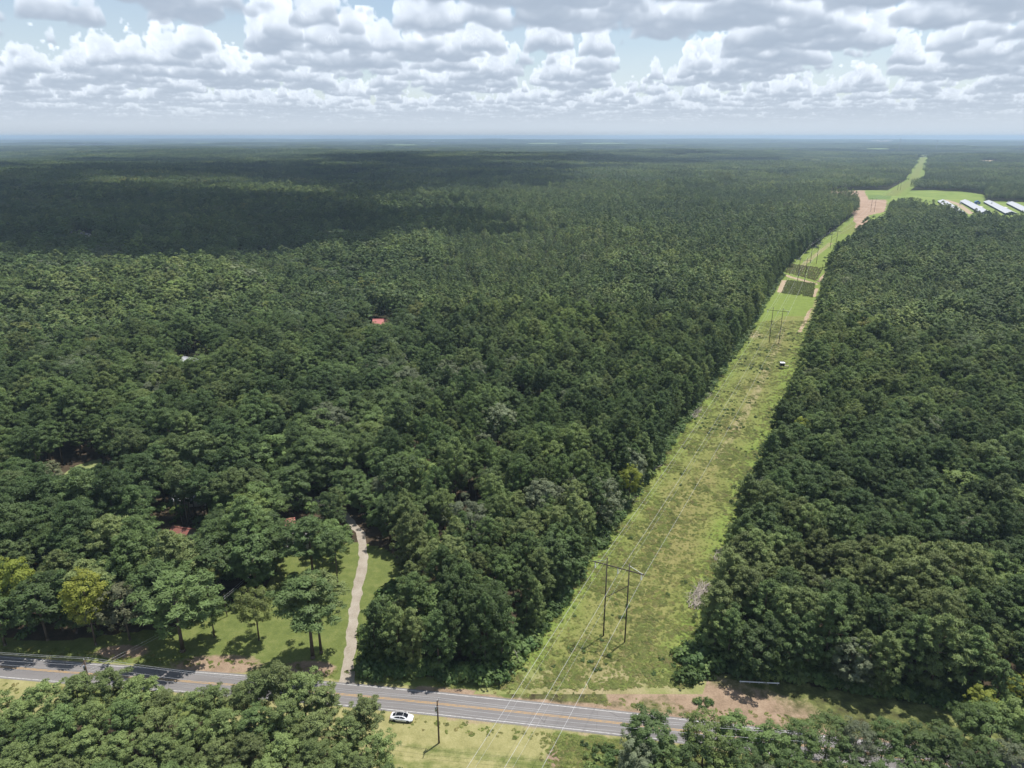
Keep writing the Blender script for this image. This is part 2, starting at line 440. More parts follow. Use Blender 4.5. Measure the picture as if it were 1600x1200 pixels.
def gravel_c(nb):
    geo = nb.n('ShaderNodeNewGeometry'); P_ = geo.outputs['Position']
    a = nb.noise(P_, 0.3, 4, 0.6); f = nb.noise(P_, 4.0, 3, 0.8)
    k = nb.m('ADD', nb.m('MULTIPLY', a, .45), nb.m('MULTIPLY', f, .55))
    return (nb.ramp(k, [(0.3, (0.20, 0.165, 0.125)), (0.5, (0.33, 0.29, 0.235)), (0.7, (0.45, 0.41, 0.35))]), f)
M_GRAVEL = mat('gravel', None, 0.95, 0.1, builder=gravel_c, bump=0.5)

def leaf_mat(name, cols, trans=0.22, stands=False):
    """cols: ramp stops over the per-tree random value; each clump varies a little by its own attribute"""
    m = bpy.data.materials.new(name); m.use_nodes = True
    t = m.node_tree; t.nodes.clear(); nb = NB(t)
    oi = nb.n('ShaderNodeObjectInfo')
    c = nb.ramp(oi.outputs['Random'], cols)
    rv = nb.m('ADD', 0.78, nb.m('MULTIPLY', nb.m('FRACT', nb.m('MULTIPLY', oi.outputs['Random'], 37.7)), 0.56))
    rc = nb.n('ShaderNodeCombineColor'); [t.links.new(rv, rc.inputs[i]) for i in range(3)]
    c = nb.mix(1.0, c, rc.outputs[0], 'MULTIPLY')
    if stands:
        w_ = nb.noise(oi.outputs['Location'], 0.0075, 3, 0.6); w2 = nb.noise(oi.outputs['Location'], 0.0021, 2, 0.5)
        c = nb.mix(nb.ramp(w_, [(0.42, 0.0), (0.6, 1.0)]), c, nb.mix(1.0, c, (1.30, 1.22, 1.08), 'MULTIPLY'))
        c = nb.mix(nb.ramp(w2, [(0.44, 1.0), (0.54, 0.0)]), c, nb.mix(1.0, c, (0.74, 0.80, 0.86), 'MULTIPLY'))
    cl = nb.attr('clump')
    k = nb.m('ADD', nb.m('MULTIPLY', cl, 0.55), 0.72)
    cc = nb.n('ShaderNodeCombineColor'); [t.links.new(k, cc.inputs[i]) for i in range(3)]
    c = nb.mix(1.0, c, cc.outputs[0], 'MULTIPLY')
    d = nb.n('ShaderNodeBsdfPrincipled'); nb.put(d.inputs['Base Color'], c); d.inputs['Roughness'].default_value = 0.55; d.inputs['Specular IOR Level'].default_value = 0.22
    tr = nb.n('ShaderNodeBsdfTranslucent'); nb.put(tr.inputs[0], nb.mix(1.0, c, (1.25, 1.2, 0.55), 'MULTIPLY'))
    mx = nb.n('ShaderNodeMixShader'); mx.inputs[0].default_value = trans
    t.links.new(d.outputs[0], mx.inputs[1]); t.links.new(tr.outputs[0], mx.inputs[2])
    o = nb.n('ShaderNodeOutputMaterial'); t.links.new(mx.outputs[0], o.inputs[0])
    return m
PINE_TINTS = {'dark': (0.082, 0.126, 0.043), 'mid green': (0.112, 0.165, 0.056), 'light green': (0.165, 0.218, 0.076), 'olive': (0.158, 0.196, 0.072)}
LEAF_TINTS = {'dark': (0.080, 0.124, 0.040), 'mid green': (0.112, 0.166, 0.052), 'grey-green': (0.148, 0.176, 0.100), 'bright green': (0.155, 0.210, 0.062)}
PT, LT = list(PINE_TINTS.values()), list(LEAF_TINTS.values())
M_PINE = leaf_mat('pine_needles', [(0.0, PT[0]), (0.22, PT[1]), (0.42, PT[0]), (0.62, PT[1]), (0.82, PT[2]), (1.0, PT[3])], 0.30, True)
M_LEAF = leaf_mat('broad_leaves', [(0.0, LT[0]), (0.25, LT[1]), (0.5, LT[0]), (0.66, LT[2]), (0.84, LT[1]), (0.95, LT[3]), (1.0, (0.18, 0.19, 0.055))], 0.30, True)
def jitter(c): return [(0.0, tuple(v * .9 for v in c)), (1.0, tuple(v * 1.1 for v in c))]
M_PT = {k: leaf_mat('pine_needles_' + k.replace(' ', '_'), jitter(c), 0.25) for k, c in PINE_TINTS.items()}
M_LT = {k: leaf_mat('broad_leaves_' + k.replace(' ', '_').replace('-', '_'), jitter(c), 0.27) for k, c in LEAF_TINTS.items()}
M_YEL = leaf_mat('yellow_green_leaves', [(0.0, (0.225, 0.265, 0.05)), (1.0, (0.27, 0.29, 0.055))], 0.4)
M_OLIVE = leaf_mat('olive_leaves', [(0.0, (0.165, 0.205, 0.062)), (1.0, (0.185, 0.21, 0.068))], 0.32)
M_GREYG = leaf_mat('grey_green_leaves', [(0.0, (0.145, 0.165, 0.088)), (1.0, (0.16, 0.17, 0.092))], 0.26)
M_WEED = leaf_mat('weeds', [(0.0, (0.16, 0.20, 0.052)), (0.4, (0.215, 0.26, 0.068)), (0.7, (0.25, 0.27, 0.085)), (1.0, (0.26, 0.235, 0.095))], 0.45)
M_SHRUB = leaf_mat('shrub_leaves', [(0.0, (0.06, 0.105, 0.035)), (0.6, (0.095, 0.15, 0.045)), (1.0, (0.15, 0.20, 0.06))], 0.28)
M_BARK = mat('bark', None, 0.95, 0.1, builder=worn((0.16, 0.125, 0.095), 0.8, 3.0, (0.07, 0.055, 0.042), (3, 3, 0.4)))

# ------------------------------------------------------------------ ground
def build_terrain():
    rad = np.concatenate([np.linspace(0, 500, 12), np.geomspace(560, 34000, 74)])
    ang = np.concatenate([np.linspace(-42, 42, 145), np.linspace(50, 310, 40)])
    A, Rr = np.meshgrid(np.radians(ang), rad)
    X = np.sin(A) * Rr; Y = np.cos(A) * Rr
    Z = terrain(X, Y)
    n, k = A.shape
    V = np.stack([X, Y, Z], -1).reshape(-1, 3)
    i = np.arange(n - 1)[:, None] * k; j = np.arange(k)[None, :]; j1 = (j + 1) % k
    F = np.stack([i + j, i + k + j, i + k + j1, i + j1], -1).reshape(-1, 4)[:, ::-1].copy()
    me = mesh_np('ground', V, F, M_TERR, True)
    o = link(bpy.data.objects.new('ground', me))
    tag(o, kind='structure')
build_terrain()

def add_attr(me, name, vals):
    a = me.attributes.new(name, 'FLOAT', 'POINT'); a.data.foreach_set('value', np.asarray(vals, np.float32).ravel())
def grid_sheet(name, X, Y, z, m, attrs):
    n, k = X.shape
    V = np.stack([X, Y, np.full_like(X, z)], -1).reshape(-1, 3)
    i = np.arange(n - 1)[:, None] * k; j = np.arange(k - 1)[None, :]
    F = np.stack([i + j, i + j + 1, i + k + j + 1, i + k + j], -1).reshape(-1, 4)
    me = mesh_np(name, V, F, m, True)
    for a, v in attrs.items(): add_attr(me, a, v)
    # faces upwards
    if me.polygons[0].normal.z < 0: me.flip_normals()
    o = link(bpy.data.objects.new(name, me)); tag(o, kind='structure'); return o

gx = np.arange(-260, 240, 1.0); gy = np.arange(60, 262, 1.0)
GX, GY = np.meshgrid(gx, gy)
droad = GY - roady(GX)                       # + = beyond the road
nz = fbm(GX / 9, GY / 9, 4, 2) - 0.5; nz2 = fbm(GX / 24, GY / 24, 3, 5) - 0.5
lawn = in_poly(GX, GY, YARD).astype(float) * 0.85
lawn = np.maximum(lawn, 0.85 * sstep(9.5, 6.0, droad + nz * 5) * (droad > 0) * (GX < 0))
lawn = np.maximum(lawn, 0.8 * in_poly(GX, GY, POND))
lawn = np.maximum(lawn, 0.95 * (dist_line(GX, GY, [(-35.5, 140), (-38.5, 175)]) < 4.0))
lawn = np.maximum(lawn, 0.75 * ((droad < 0) & (GX > -36) & (GX < 150)))
lawn = np.maximum(lawn, 0.5 * ((droad > 0) & (droad < 9 + nz * 6) & (GX >= 0)))
lawn = np.maximum(lawn, 0.7 * ((droad < 0) & (droad > -11)))
dry = 0.95 * ((droad < -3) & (GX > -60) & (GX < 7 + nz * 14)) * sstep(-15, -4.0, droad + 2.0 + 0 * nz)
dry = dry * (0.72 + 0.56 * fbm(GX / 26.0, droad / 1.3, 3, 4))
dry = np.maximum(dry, 0.60 * fbm(GX / 30.0 + 4, droad / 1.6, 3, 6) * 1.7 * ((droad < -8) & (GX > -40) & (GX < 12 + nz * 20)))
dry = np.maximum(dry, 0.8 * sstep(5.6, 3.0, np.abs(droad) + nz * 2.0))
dry = np.maximum(dry, 0.9 * ((droad < -3) & (droad > -13) & (GX < -95)))
dry = np.maximum(dry, 0.20 * in_poly(GX, GY, YARD))
clay = 0.8 * sstep(5.8, 3.5, np.abs(droad) + nz * 2.5) * (0.35 + 0.65 * (GX > -22)) * np.where(droad > 0, 1.0, 0.6)
bank = (GX > 20) & (GX < 110) & (droad > 2.5) & (droad < np.interp(GX, [24, 36, 70, 110], [15.5, 17.5, 16.0, 13.0]) + 2)
clay = np.maximum(clay, bank * np.clip(0.58 + nz2 * 0.9 - np.abs(droad - 8.5) / 26 - 0.5 * sstep(62, 84, GX), 0, 1))
lawn = np.maximum(lawn, 0.55 * bank); dry = np.maximum(dry, 0.35 * bank)
clay = np.maximum(clay, 0.85 * sstep(7, 3, np.hypot((GX + 47) * 0.7, (GY - 131.5) * 1.5)))        # bare ground under the twin pine
clay = np.maximum(clay, 0.75 * sstep(9, 3, np.hypot((GX + 68) * 0.55, (GY - 133) * 1.6)))
clay = np.maximum(clay, 0.8 * sstep(6, 2, np.hypot((GX + 92) * 0.6, (GY - 137.5) * 1.6)))
clay = np.maximum(clay, 0.78 * sstep(10, 2, np.hypot(GX + 33, (GY - 101) * 1.3)))
clay = np.maximum(clay, 0.8 * sstep(2.6, 1.0, np.hypot(GX - 8.5, (GY - 107) * 0.7)))
grass_sheet = grid_sheet('grassland', GX, GY, 0.006, M_GROUND, {'lawn': lawn, 'dry': dry, 'clay': clay})

# power line cut: curvilinear strip
sy = np.concatenate([np.arange(124, 420, 1.2), np.arange(420, 900, 2.5), np.arange(900, 2100, 8.0), np.arange(2100, 7400, 60.0)])
so_ = np.linspace(-24, 26, 43)
SY, SO = np.meshgrid(sy, so_, indexing='ij')
SX = rowx(SY) + SO
c_off = SO
n1 = fbm(SX / 13, SY / 13, 4, 3); n2 = fbm(SX / 40, SY / 40, 3, 6)
lush = 0.25 + 0.75 * sstep(10, 17, np.abs(c_off + 1.0 + (n1 - .5) * 8)) + 0.35 * (n2 - 0.5)
lush = np.maximum(lush, 0.8 * ((SY > 455) & (SY < 900)))
brownw = np.clip(0.62 - np.abs(c_off - 2) / 26 + (n2 - 0.5) * 1.2, 0, 1) * (SY < 470)
track = np.minimum(np.abs(c_off - 2.2 - 1.0 * np.sin(SY / 40.0)), np.abs(c_off - 4.2 - 1.0 * np.sin(SY / 40.0)))
soil = 0.58 * sstep(1.5, .6, track) * ((SY > 240) & (SY < 440))
soil = np.maximum(soil, 0.95 * sstep(10, 3, np.hypot(SX - 147, (SY - 425) * 0.55)))
soil = np.maximum(soil, 0.55 * sstep(5.0, 2.0, np.abs(c_off - 19.5)) * ((SY > 430) & (SY < 520)))
soil = np.maximum(soil, 0.45 * (SO < -19) * (SY < 600)); soil = np.maximum(soil, 0.62 * (np.abs(c_off + 8) < 3) * ((SY > 640) & (SY < 820)))
soil = np.maximum(soil, 0.5 * sstep(140, 126, SY + (n1 - .5) * 10))
strip = grid_sheet('power_line_cut', SX, SY, 0.012, M_ROW, {'lush': lush, 'brown': brownw, 'soil': soil})
me = strip.data
zz = terrain(SX.ravel(), SY.ravel()) + 0.012
co = np.stack([SX.ravel(), SY.ravel(), zz + np.where(SY.ravel() > 1500, 1.0, 0)], -1).astype(np.float32)
me.vertices.foreach_set('co', co.ravel()); me.update()

def ragged(pts, amp):
    out = []
    for (x0, y0), (x1, y1) in zip(pts, pts[1:] + pts[:1]):
        L = math.hypot(x1 - x0, y1 - y0); n = int(min(40, max(1, L / (amp * 2.5))))
        for i in range(n):
            a = random.uniform(-amp, amp) if i else 0
            out.append((x0 + (x1 - x0) * i / n - (y1 - y0) / L * a, y0 + (y1 - y0) * i / n + (x1 - x0) / L * a))
    return out
def flat_poly(name, pts, z, m, kind='structure', amp=0.0):
    if amp: pts = ragged(list(pts), amp)
    mb = MB(); mb.add([(x, y, z) for x, y in pts], [tuple(range(len(pts)))])
    o = mb.build(name, m)
    if o.data.polygons[0].normal.z < 0: o.data.flip_normals()
    if kind: tag(o, kind=kind)
    return o
def ribbon(name, fx, w, z, m, x0, x1, step=2.0, off=0.0):
    xs = np.arange(x0, x1 + .1, step); ys = roady(xs)
    dxs = np.gradient(ys, xs); nx = -dxs / np.hypot(1, dxs); ny = 1 / np.hypot(1, dxs)
    V = []
    for s in (off - w / 2, off + w / 2):
        V.append(np.stack([xs + nx * s, ys + ny * s, np.full_like(xs, z)], -1))
    n = len(xs); V = np.concatenate(V)
    i = np.arange(n - 1)
    F = np.stack([i, i + 1, i + 1 + n, i + n], -1)
    return mesh_np(name, V, F, m)
tag(link(bpy.data.objects.new('road', ribbon('road', 0, 6.9, 0.016, M_ASPH, -600, 600))), kind='structure')
marks = link(bpy.data.objects.new('road_markings', ribbon('road_marking', 0, 0.02, 0.010, M_WHITE, -600, 600))); marks.data = bpy.data.meshes.new('road_markings')
tag(marks, kind='structure')
def road_line(name, off, w, m):
    o = link(bpy.data.objects.new(name, ribbon(name, 0, w, 0.021, m, -600, 600, 2.0, off)), marks); return o
road_line('edge_line', 2.95, 0.16, M_WHITE); road_line('edge_line', -2.95, 0.16, M_WHITE)
road_line('centre_line', 0.17, 0.18, M_YELLOW); road_line('centre_line', -0.17, 0.18, M_YELLOW)

# gravel drive: a ribbon with ragged sides
def path_ribbon(name, pts, w, z, m, rag=0.5, step=1.0):
    P_ = np.array(pts, float); seg = np.hypot(*np.diff(P_, axis=0).T); s = np.concatenate([[0], np.cumsum(seg)])
    t = np.arange(0, s[-1], step); x = np.interp(t, s, P_[:, 0]); y = np.interp(t, s, P_[:, 1])
    k = np.ones(7) / 7; x[3:-3] = np.convolve(x, k, 'valid'); y[3:-3] = np.convolve(y, k, 'valid')
    tx = np.gradient(x); ty = np.gradient(y); l = np.hypot(tx, ty); nx, ny = -ty / l, tx / l
    ww = w(t) if callable(w) else np.full_like(t, w)
    a = ww / 2 + (fbm(t / 2.5, t * 0 + 3, 3, 1) - .5) * rag * 2; c = ww / 2 + (fbm(t / 2.5, t * 0 + 40, 3, 2) - .5) * rag * 2
    V = np.concatenate([np.stack([x - nx * a, y - ny * a, np.full_like(x, z)], -1), np.stack([x + nx * c, y + ny * c, np.full_like(x, z)], -1)])
    n = len(x); i = np.arange(n - 1); F = np.stack([i, i + n, i + n + 1, i + 1], -1)
    me = mesh_np(name, V, F, m)
    if me.polygons[0].normal.z < 0: me.flip_normals()
    o = link(bpy.data.objects.new(name, me)); tag(o, kind='structure'); return o
path_ribbon('gravel_driveway', DRIVE, lambda t: 2.5 + 5.0 * np.exp(-t / 3.0), 0.011, M_GRAVEL)

def simple_ground(name, a, bcol, scale=0.4):
    def f(nb):
        geo = nb.n('ShaderNodeNewGeometry')
        return nb.mix(nb.ramp(nb.noise(geo.outputs['Position'], scale, 5, 0.65), [(0.35, 0.0), (0.65, 1.0)]), a, bcol)
    return mat(name, None, 0.95, 0.1, builder=f)
M_SAND = simple_ground('sandy_soil', (0.30, 0.225, 0.15), (0.44, 0.35, 0.25))
M_PLOUGH = simple_ground('ploughed_soil', (0.27, 0.185, 0.13), (0.40, 0.29, 0.215), 0.05)
M_PASTURE = simple_ground('pasture', (0.135, 0.20, 0.045), (0.215, 0.265, 0.07), 0.03)
M_PASTURE2 = simple_ground('pasture_dark', (0.11, 0.17, 0.045), (0.14, 0.20, 0.055), 0.05)
M_POND = simple_ground('pond_weed', (0.16, 0.20, 0.07), (0.27, 0.29, 0.13), 0.2)
flat_poly('meadow', FIELD_G, 0.02, M_PASTURE, amp=3.0)
flat_poly('ploughed_field', [unproj(*p) for p in ((1262, 299.5), (1351, 297.5), (1357, 312), (1386, 312), (1384, 330), (1357, 337))] + [unproj(*p, 17) for p in ((1345, 356),)] + [unproj(1330, 322), unproj(1295, 316)], 0.035, M_PLOUGH, amp=2.5)
flat_poly('meadow', [unproj(*p) for p in ((1356, 305), (1394, 305), (1391, 311), (1357, 312))], 0.045, M_PASTURE2)
flat_poly('clearing', POND, 0.012, M_POND, amp=0.7)
# farm track between the poultry houses, bare clearings in the far woods
flat_poly('farm_track', [unproj(*p) for p in ((1480, 312), (1500, 318), (1522, 333), (1514, 335), (1494, 320), (1470, 312))], 0.05, M_SAND)
FARCLEAR = []
for name, m, quad in (('bare_clearing', M_SAND, ((1523, 255.5), (1552, 255.0), (1550, 258.0), (1530, 258.0))),
                      ('bare_clearing', M_SAND, ((1537, 240.0), (1549, 240.0), (1546, 245.0), (1541, 244.5))),
                      ('bare_clearing', M_SAND, ((1360, 222.0), (1396, 222.4), (1396, 223.6), (1362, 223.2))),
                      ('pale_meadow', M_PASTURE, ((820, 224.2), (880, 224.2), (876, 226.0), (826, 226.0))),
                      ('pale_meadow', M_PASTURE, ((900, 224.6), (980, 224.6), (976, 226.2), (912, 226.2))),
                      ('pale_meadow', M_PASTURE, ((1340, 233.0), (1385, 232.6), (1392, 234.4), (1346, 234.8))),
                      ('pale_meadow', M_PASTURE, ((1236, 230.2), (1268, 230.0), (1272, 231.4), (1240, 231.8))),
                      ('pale_meadow', M_PASTURE, ((1470, 227.6), (1530, 227.4), (1536, 229.0), (1474, 229.2))),
                      ('bare_clearing', M_SAND, ((1300, 225.2), (1326, 225.2), (1328, 226.2), (1302, 226.2))),
                      ('pale_meadow', M_PASTURE, ((596, 226.2), (650, 226.0), (656, 227.6), (600, 227.8))),
                      ('pale_meadow', M_PASTURE, ((250, 224.0), (330, 224.0), (336, 225.6), (254, 225.6))),
                      ('pale_meadow', M_PASTURE, ((1180, 272), (1200, 270), (1212, 277), (1192, 279)))):
    pts = [unproj(*p) for p in quad]
    FARCLEAR.append(pts)
    cxm = sum(p[0] for p in pts) / 4; cym = sum(p[1] for p in pts) / 4
    zc = float(np.max(terrain(np.array([p[0] for p in pts] + [cxm]), np.array([p[1] for p in pts] + [cym])))) + 1.5
    flat_poly(name, pts, zc, m, amp=max(3.0, math.hypot(pts[0][0] - pts[1][0], pts[0][1] - pts[1][1]) * .04))
# food plots in the cut
PLOTS = [[unproj(*p) for p in q] for q in (
    ((1229, 438), (1274, 443), (1270, 465), (1222, 458)),
    ((1232, 412), (1287, 419), (1276, 439), (1228, 426)))]
for q in (((1221, 438), (1229, 438), (1222, 457.5), (1214, 456.5)), ((1273, 450), (1279, 451), (1274, 464), (1269, 463.5)),
          ((1293, 422), (1295, 422.5), (1281, 441), (1275.5, 440.5)), ((1205, 421), (1208, 421), (1237, 432), (1276, 442.5), (1279, 445), (1276, 445), (1234, 434), (1206, 423)),
          ((1262, 487), (1270, 480), (1262, 500), (1252, 519), (1246, 520))):
    flat_poly('bare_strip', [unproj(*p) for p in q], 0.03, M_SAND, amp=0.45)

# ------------------------------------------------------------------ tree meshes
def rot_rand(n):
    v = rng.normal(size=(n, 3)); return v / np.linalg.norm(v, axis=1, keepdims=True)
def unit(v): return v / np.maximum(np.linalg.norm(v, axis=1, keepdims=True), 1e-6)
def spray(centers, normals, length, width, cl, droop=None):
    """one kite of two triangles for every leaf spray, lying across its normal"""
    n = len(centers)
    t = unit(np.cross(normals, rot_rand(n)))
    if droop is not None:                        # a third of the needle sprays point outwards, the rest lie over the clump
        q = (rng.random(n) < 0.36)[:, None]; t = np.where(q, droop, t)
        normals = np.where(q, unit(np.cross(t, np.cross(normals + 0.3 * rot_rand(n), t))), normals)
    bt = np.cross(normals, t)
    L = (length * (0.7 + 0.6 * rng.random(n)))[:, None]; W = (width * (0.7 + 0.6 * rng.random(n)))[:, None]
    a = centers - t * L * 0.5; c = centers + t * L * 0.5
    k = normals * (L * 0.10)
    p = centers + bt * W * 0.5 - k - t * L * 0.08; q = centers - bt * W * 0.5 - k - t * L * 0.08
    V = np.stack([a, p, c, q], 1).reshape(-1, 3)
    i = np.arange(n)[:, None] * 4
    F = np.concatenate([i + np.array([[0, 1, 2]]), i + np.array([[0, 2, 3]])], 1).reshape(-1, 3)
    return V, F, np.repeat(cl, 4)
def clumps_mesh(name, clumps, per, length, width, mtl, up=0.35, jit=0.45, shell=0.55, radial=False):
    """clumps: rows x, y, z, rx, rz. Sprays sit on the outer part of every clump"""
    C = np.asarray(clumps, float); n = len(C)
    cnt = np.maximum(4, (per * (C[:, 3] / C[:, 3].mean()) ** 2)).astype(int)
    idx = np.repeat(np.arange(n), cnt); m = len(idx)
    d = rot_rand(m); d[:, 2] = np.where(d[:, 2] < -0.55, -d[:, 2], d[:, 2])
    rr = (shell + (1 - shell) * rng.random(m) ** 0.6)[:, None]
    ctr = C[idx, :3] + d * rr * np.stack([C[idx, 3], C[idx, 3], C[idx, 4]], 1)
    mid = np.array([C[:, 0].mean(), C[:, 1].mean(), C[:, 2].min() * .6 + C[:, 2].mean() * .4]); od = unit(ctr - mid)
    nrm = unit(d * 0.75 + od * 0.55 + np.array([0, 0, up]) + jit * rot_rand(m))
    cl = rng.random(n)[idx] * 0.65 + rng.random(m) * 0.35
    V, F, A = spray(ctr, nrm, length, width, cl, unit(d + 0.55 * rot_rand(m) + np.array([0, 0, .25])) if radial else None)
    me = mesh_np(name, V, F, mtl)
    add_attr(me, 'clump', A)
    return me
def pine_crown(name, H, seed, up=0.25, radial=True, per=58, nb=112, length=0.58, width=0.17, wid=1.0, low=0.42):
    g = np.random.default_rng(seed); C = []
    R0 = H * 0.165 * wid * g.uniform(0.9, 1.15)
    lean = g.uniform(-.5, .5, 2)
    for i in range(nb):
        f = (i + g.random()) / nb                        # 0 low .. 1 top
        z = H * (low + (0.97 - low) * f ** 0.85)
        prof = (math.sin(math.pi * min(1, 0.30 + f * 0.62)) ** 0.8) * (1.0 if f < .72 else 1 - 0.75 * ((f - .72) / .28) ** 1.3)
        if f < 0.25: prof *= 0.65 + 1.2 * f
        r = R0 * prof * (g.uniform(0.30, 1.10) if g.random() < .85 else g.uniform(1.1, 1.4))
        a = i * 2.4 + g.uniform(-.7, .7)
        s = g.uniform(0.42, 0.92) * (0.85 if f > .85 else 1) * H / 20
        C.append((math.cos(a) * r + lean[0] * f, math.sin(a) * r + lean[1] * f, z + 0.22 * r, s * 1.05, s * 0.72))
    C.append((lean[0], lean[1], H * 0.965, 0.6 * H / 20, 0.7 * H / 20))
    return clumps_mesh(name, C, per, length, width, M_PINE, up, 0.62, 0.30, radial)
def broad_crown(name, H, seed, up=0.35, per=66, nb=98, length=0.38, width=0.27, wid=1.0, low=0.28, mtl=None, tall=1.0):
    g = np.random.default_rng(seed); C = []
    Rx = H * 0.25 * wid; zc = H * (low * .5 + 0.45); Rz = H * (0.97 - low) * 0.5 * tall
    lob = [(g.uniform(0, 6.28), g.uniform(.75, 1.15)) for _ in range(5)]
    for i in range(nb):
        u = 1 - 1.75 * (i + g.random()) / nb              # cos from top downward
        u = max(-0.8, u); a = i * 2.4 + g.uniform(-.5, .5)
        k = 1.0
        for la, ls in lob: k += 0.20 * (ls - 0.9) * 4 * max(0, math.cos(a - la)) * (1 - abs(u))
        f = (g.uniform(0.60, 1.05) if g.random() < .88 else g.uniform(1.05, 1.25)) * k
        s = math.sqrt(max(0, 1 - u * u))
        rad = g.uniform(0.6, 1.25) * H / 18 * (wid ** .5)
        C.append((math.cos(a) * s * Rx * f, math.sin(a) * s * Rx * f, zc + u * Rz * f * .93 + 0.06 * H, rad, rad * 0.8))
    return clumps_mesh(name, C, per, length, width, mtl or M_LEAF, up, 0.6, 0.4)
def trunk_mesh(name, H, r, seed, kind, top=0.9):
    g = np.random.default_rng(seed); mb = MB()
    bend = g.uniform(-.25, .25, 2)
    pts = [(bend[0] * math.sin(f * 3) * f, bend[1] * math.sin(f * 2.2) * f, H * top * f) for f in (0, .04, .25, .5, .75, 1)]
    mb.tube([(0, 0, -0.35), (pts[1][0], pts[1][1], pts[1][2])], r * 1.5, r, 7)
    mb.tube(pts[1:], r, r * 0.22, 7)
    nl = 9 if kind == 'pine' else 7
    for i in range(nl):
        f = (0.45 + 0.5 * i / nl) if kind == 'pine' else (0.3 + 0.5 * i / nl)
        a = i * 2.4 + g.uniform(-.4, .4); L = H * (0.13 if kind == 'pine' else 0.2) * g.uniform(.7, 1.1) * (1.15 - f * .5)
        z = H * top * f
        up = 0.25 if kind == 'pine' else 0.8
        mb.tube([(0, 0, z), (math.cos(a) * L * .5, math.sin(a) * L * .5, z + L * up * .35), (math.cos(a) * L, math.sin(a) * L, z + L * up)], r * .34 * (1.3 - f), r * .09, 5, False)
    return mesh_np(name, mb.v, mb.f, M_BARK, True)

PINES = []; BROADS = []
for i in range(7):
    H = (17.5, 19, 20.5, 18.5, 22, 16.5, 21)[i]
    PINES.append((pine_crown('crown', H, 20 + i, wid=(1.0, .9, 1.1, 1.2, 1.0, 1.1, .85)[i], low=(.40, .45, .48, .36, .5, .35, .5)[i]), trunk_mesh('trunk', H, 0.21, 40 + i, 'pine', 0.93), H))
for i in range(6):
    H = (15.0, 17, 18.5, 16, 14, 20)[i]
    BROADS.append((broad_crown('crown', H, 60 + i, wid=(1.15, 1.0, 1.1, .9, 1.2, .85)[i], low=(.24, .28, .26, .3, .2, .32)[i]), trunk_mesh('trunk', H, 0.24, 80 + i, 'broad', 0.8), H))

EDGE_P = []; EDGE_B = []
for i in range(3):
    H = (18, 20, 16.5)[i]
    EDGE_P.append((pine_crown('crown', H, 90 + i, nb=150, wid=1.12, low=.10), trunk_mesh('trunk', H, 0.22, 94 + i, 'pine', 0.93), H))
    H = (15, 17, 13)[i]
    EDGE_B.append((broad_crown('crown', H, 97 + i, nb=125, wid=1.05, low=.06, tall=1.0), trunk_mesh('trunk', H, 0.24, 104 + i, 'broad', 0.8), H))
# simpler trees for the far woods (drawn many times)
def join_meshes(name, parts):
    V = []; F = []; A = []; MI = []; mats = []
    o = 0
    for me, M_, cl in parts:
        co = np.empty(len(me.vertices) * 3, np.float32); me.vertices.foreach_get('co', co); co = co.reshape(-1, 3)
        if M_ is not None:
            m4 = np.array(M_); co = co @ m4[:3, :3].T + m4[:3, 3]
        me.calc_loop_triangles()
        tri = np.empty(len(me.loop_triangles) * 3, np.int32); me.loop_triangles.foreach_get('vertices', tri); tri = tri.reshape(-1, 3)
        mt = me.materials[0]
        if mt not in mats: mats.append(mt)
        V.append(co); F.append(tri + o); o += len(co); MI.append(np.full(len(tri), mats.index(mt)))
        if 'clump' in me.attributes:
            a = np.empty(len(me.vertices), np.float32); me.attributes['clump'].data.foreach_get('value', a)
            if cl is not None: a = a * 0.55 + cl * 0.6 - 0.05
        else: a = np.zeros(len(co), np.float32)
        A.append(a)
    me = mesh_np(name, np.concatenate(V), np.concatenate(F), mats, False, np.concatenate(MI))
    add_attr(me, 'clump', np.concatenate(A)); return me
def proto(name, me): return bpy.data.objects.new(name, me)        # drawn only as copies by the woods below
MIDP = [proto('far_pine', pine_crown('far_pine', h, 200 + i, up=0.55, radial=False, per=12, nb=46, length=1.1, width=0.6, low=.4)) for i, h in enumerate((18, 20, 21.5, 17))]
MIDB = [proto('far_broadleaf', broad_crown('far_broadleaf', h, 220 + i, up=0.6, per=15, nb=44, length=0.95, width=0.75, low=.25)) for i, h in enumerate((15, 17, 18, 14))]
NEARP = [proto('wood_pine', join_meshes('wood_pine', [(c, None, None), (t, None, None)])) for c, t, h in PINES + EDGE_P]
NEARB = [proto('wood_broadleaf', join_meshes('wood_broadleaf', [(c, None, None), (t, None, None)])) for c, t, h in BROADS + EDGE_B]
def grove(name, size, spacing, seed, dense, big):
    g = np.random.default_rng(seed); parts = []
    tiny_p = [pine_crown('t', 18 + i, 300 + i, up=1.0, radial=False, per=5, nb=12, length=2.3 * big, width=1.7 * big, low=.45, wid=1.1) for i in range(3)]
    tiny_b = [broad_crown('t', 15 + i, 310 + i, up=1.0, per=6, nb=13, length=2.2 * big, width=1.9 * big, low=.3) for i in range(3)]
    n = int(size / spacing)
    for i in range(n):
        for j in range(n):
            x = (i + .5 + g.uniform(-.4, .4)) * spacing - size / 2; y = (j + .5 + g.uniform(-.4, .4)) * spacing - size / 2
            bl = g.random() < dense
            me = (tiny_b if bl else tiny_p)[g.integers(3)]
            s = g.uniform(.72, 1.12) * spacing / (6.0 if not bl else 7.0)
            M_ = Matrix.Translation((x, y, 0)) @ Matrix.Rotation(g.uniform(0, 6.28), 4, 'Z') @ Matrix.Diagonal((s, s, g.uniform(.75, 1.1), 1))
            parts.append((me, M_, g.random()))
    return proto(name, join_meshes(name, parts))
GROVES = [grove('grove', 44, 6.2, 400 + i, (0.15, 0.35, 0.6, .85)[i], 1.0) for i in range(4)]
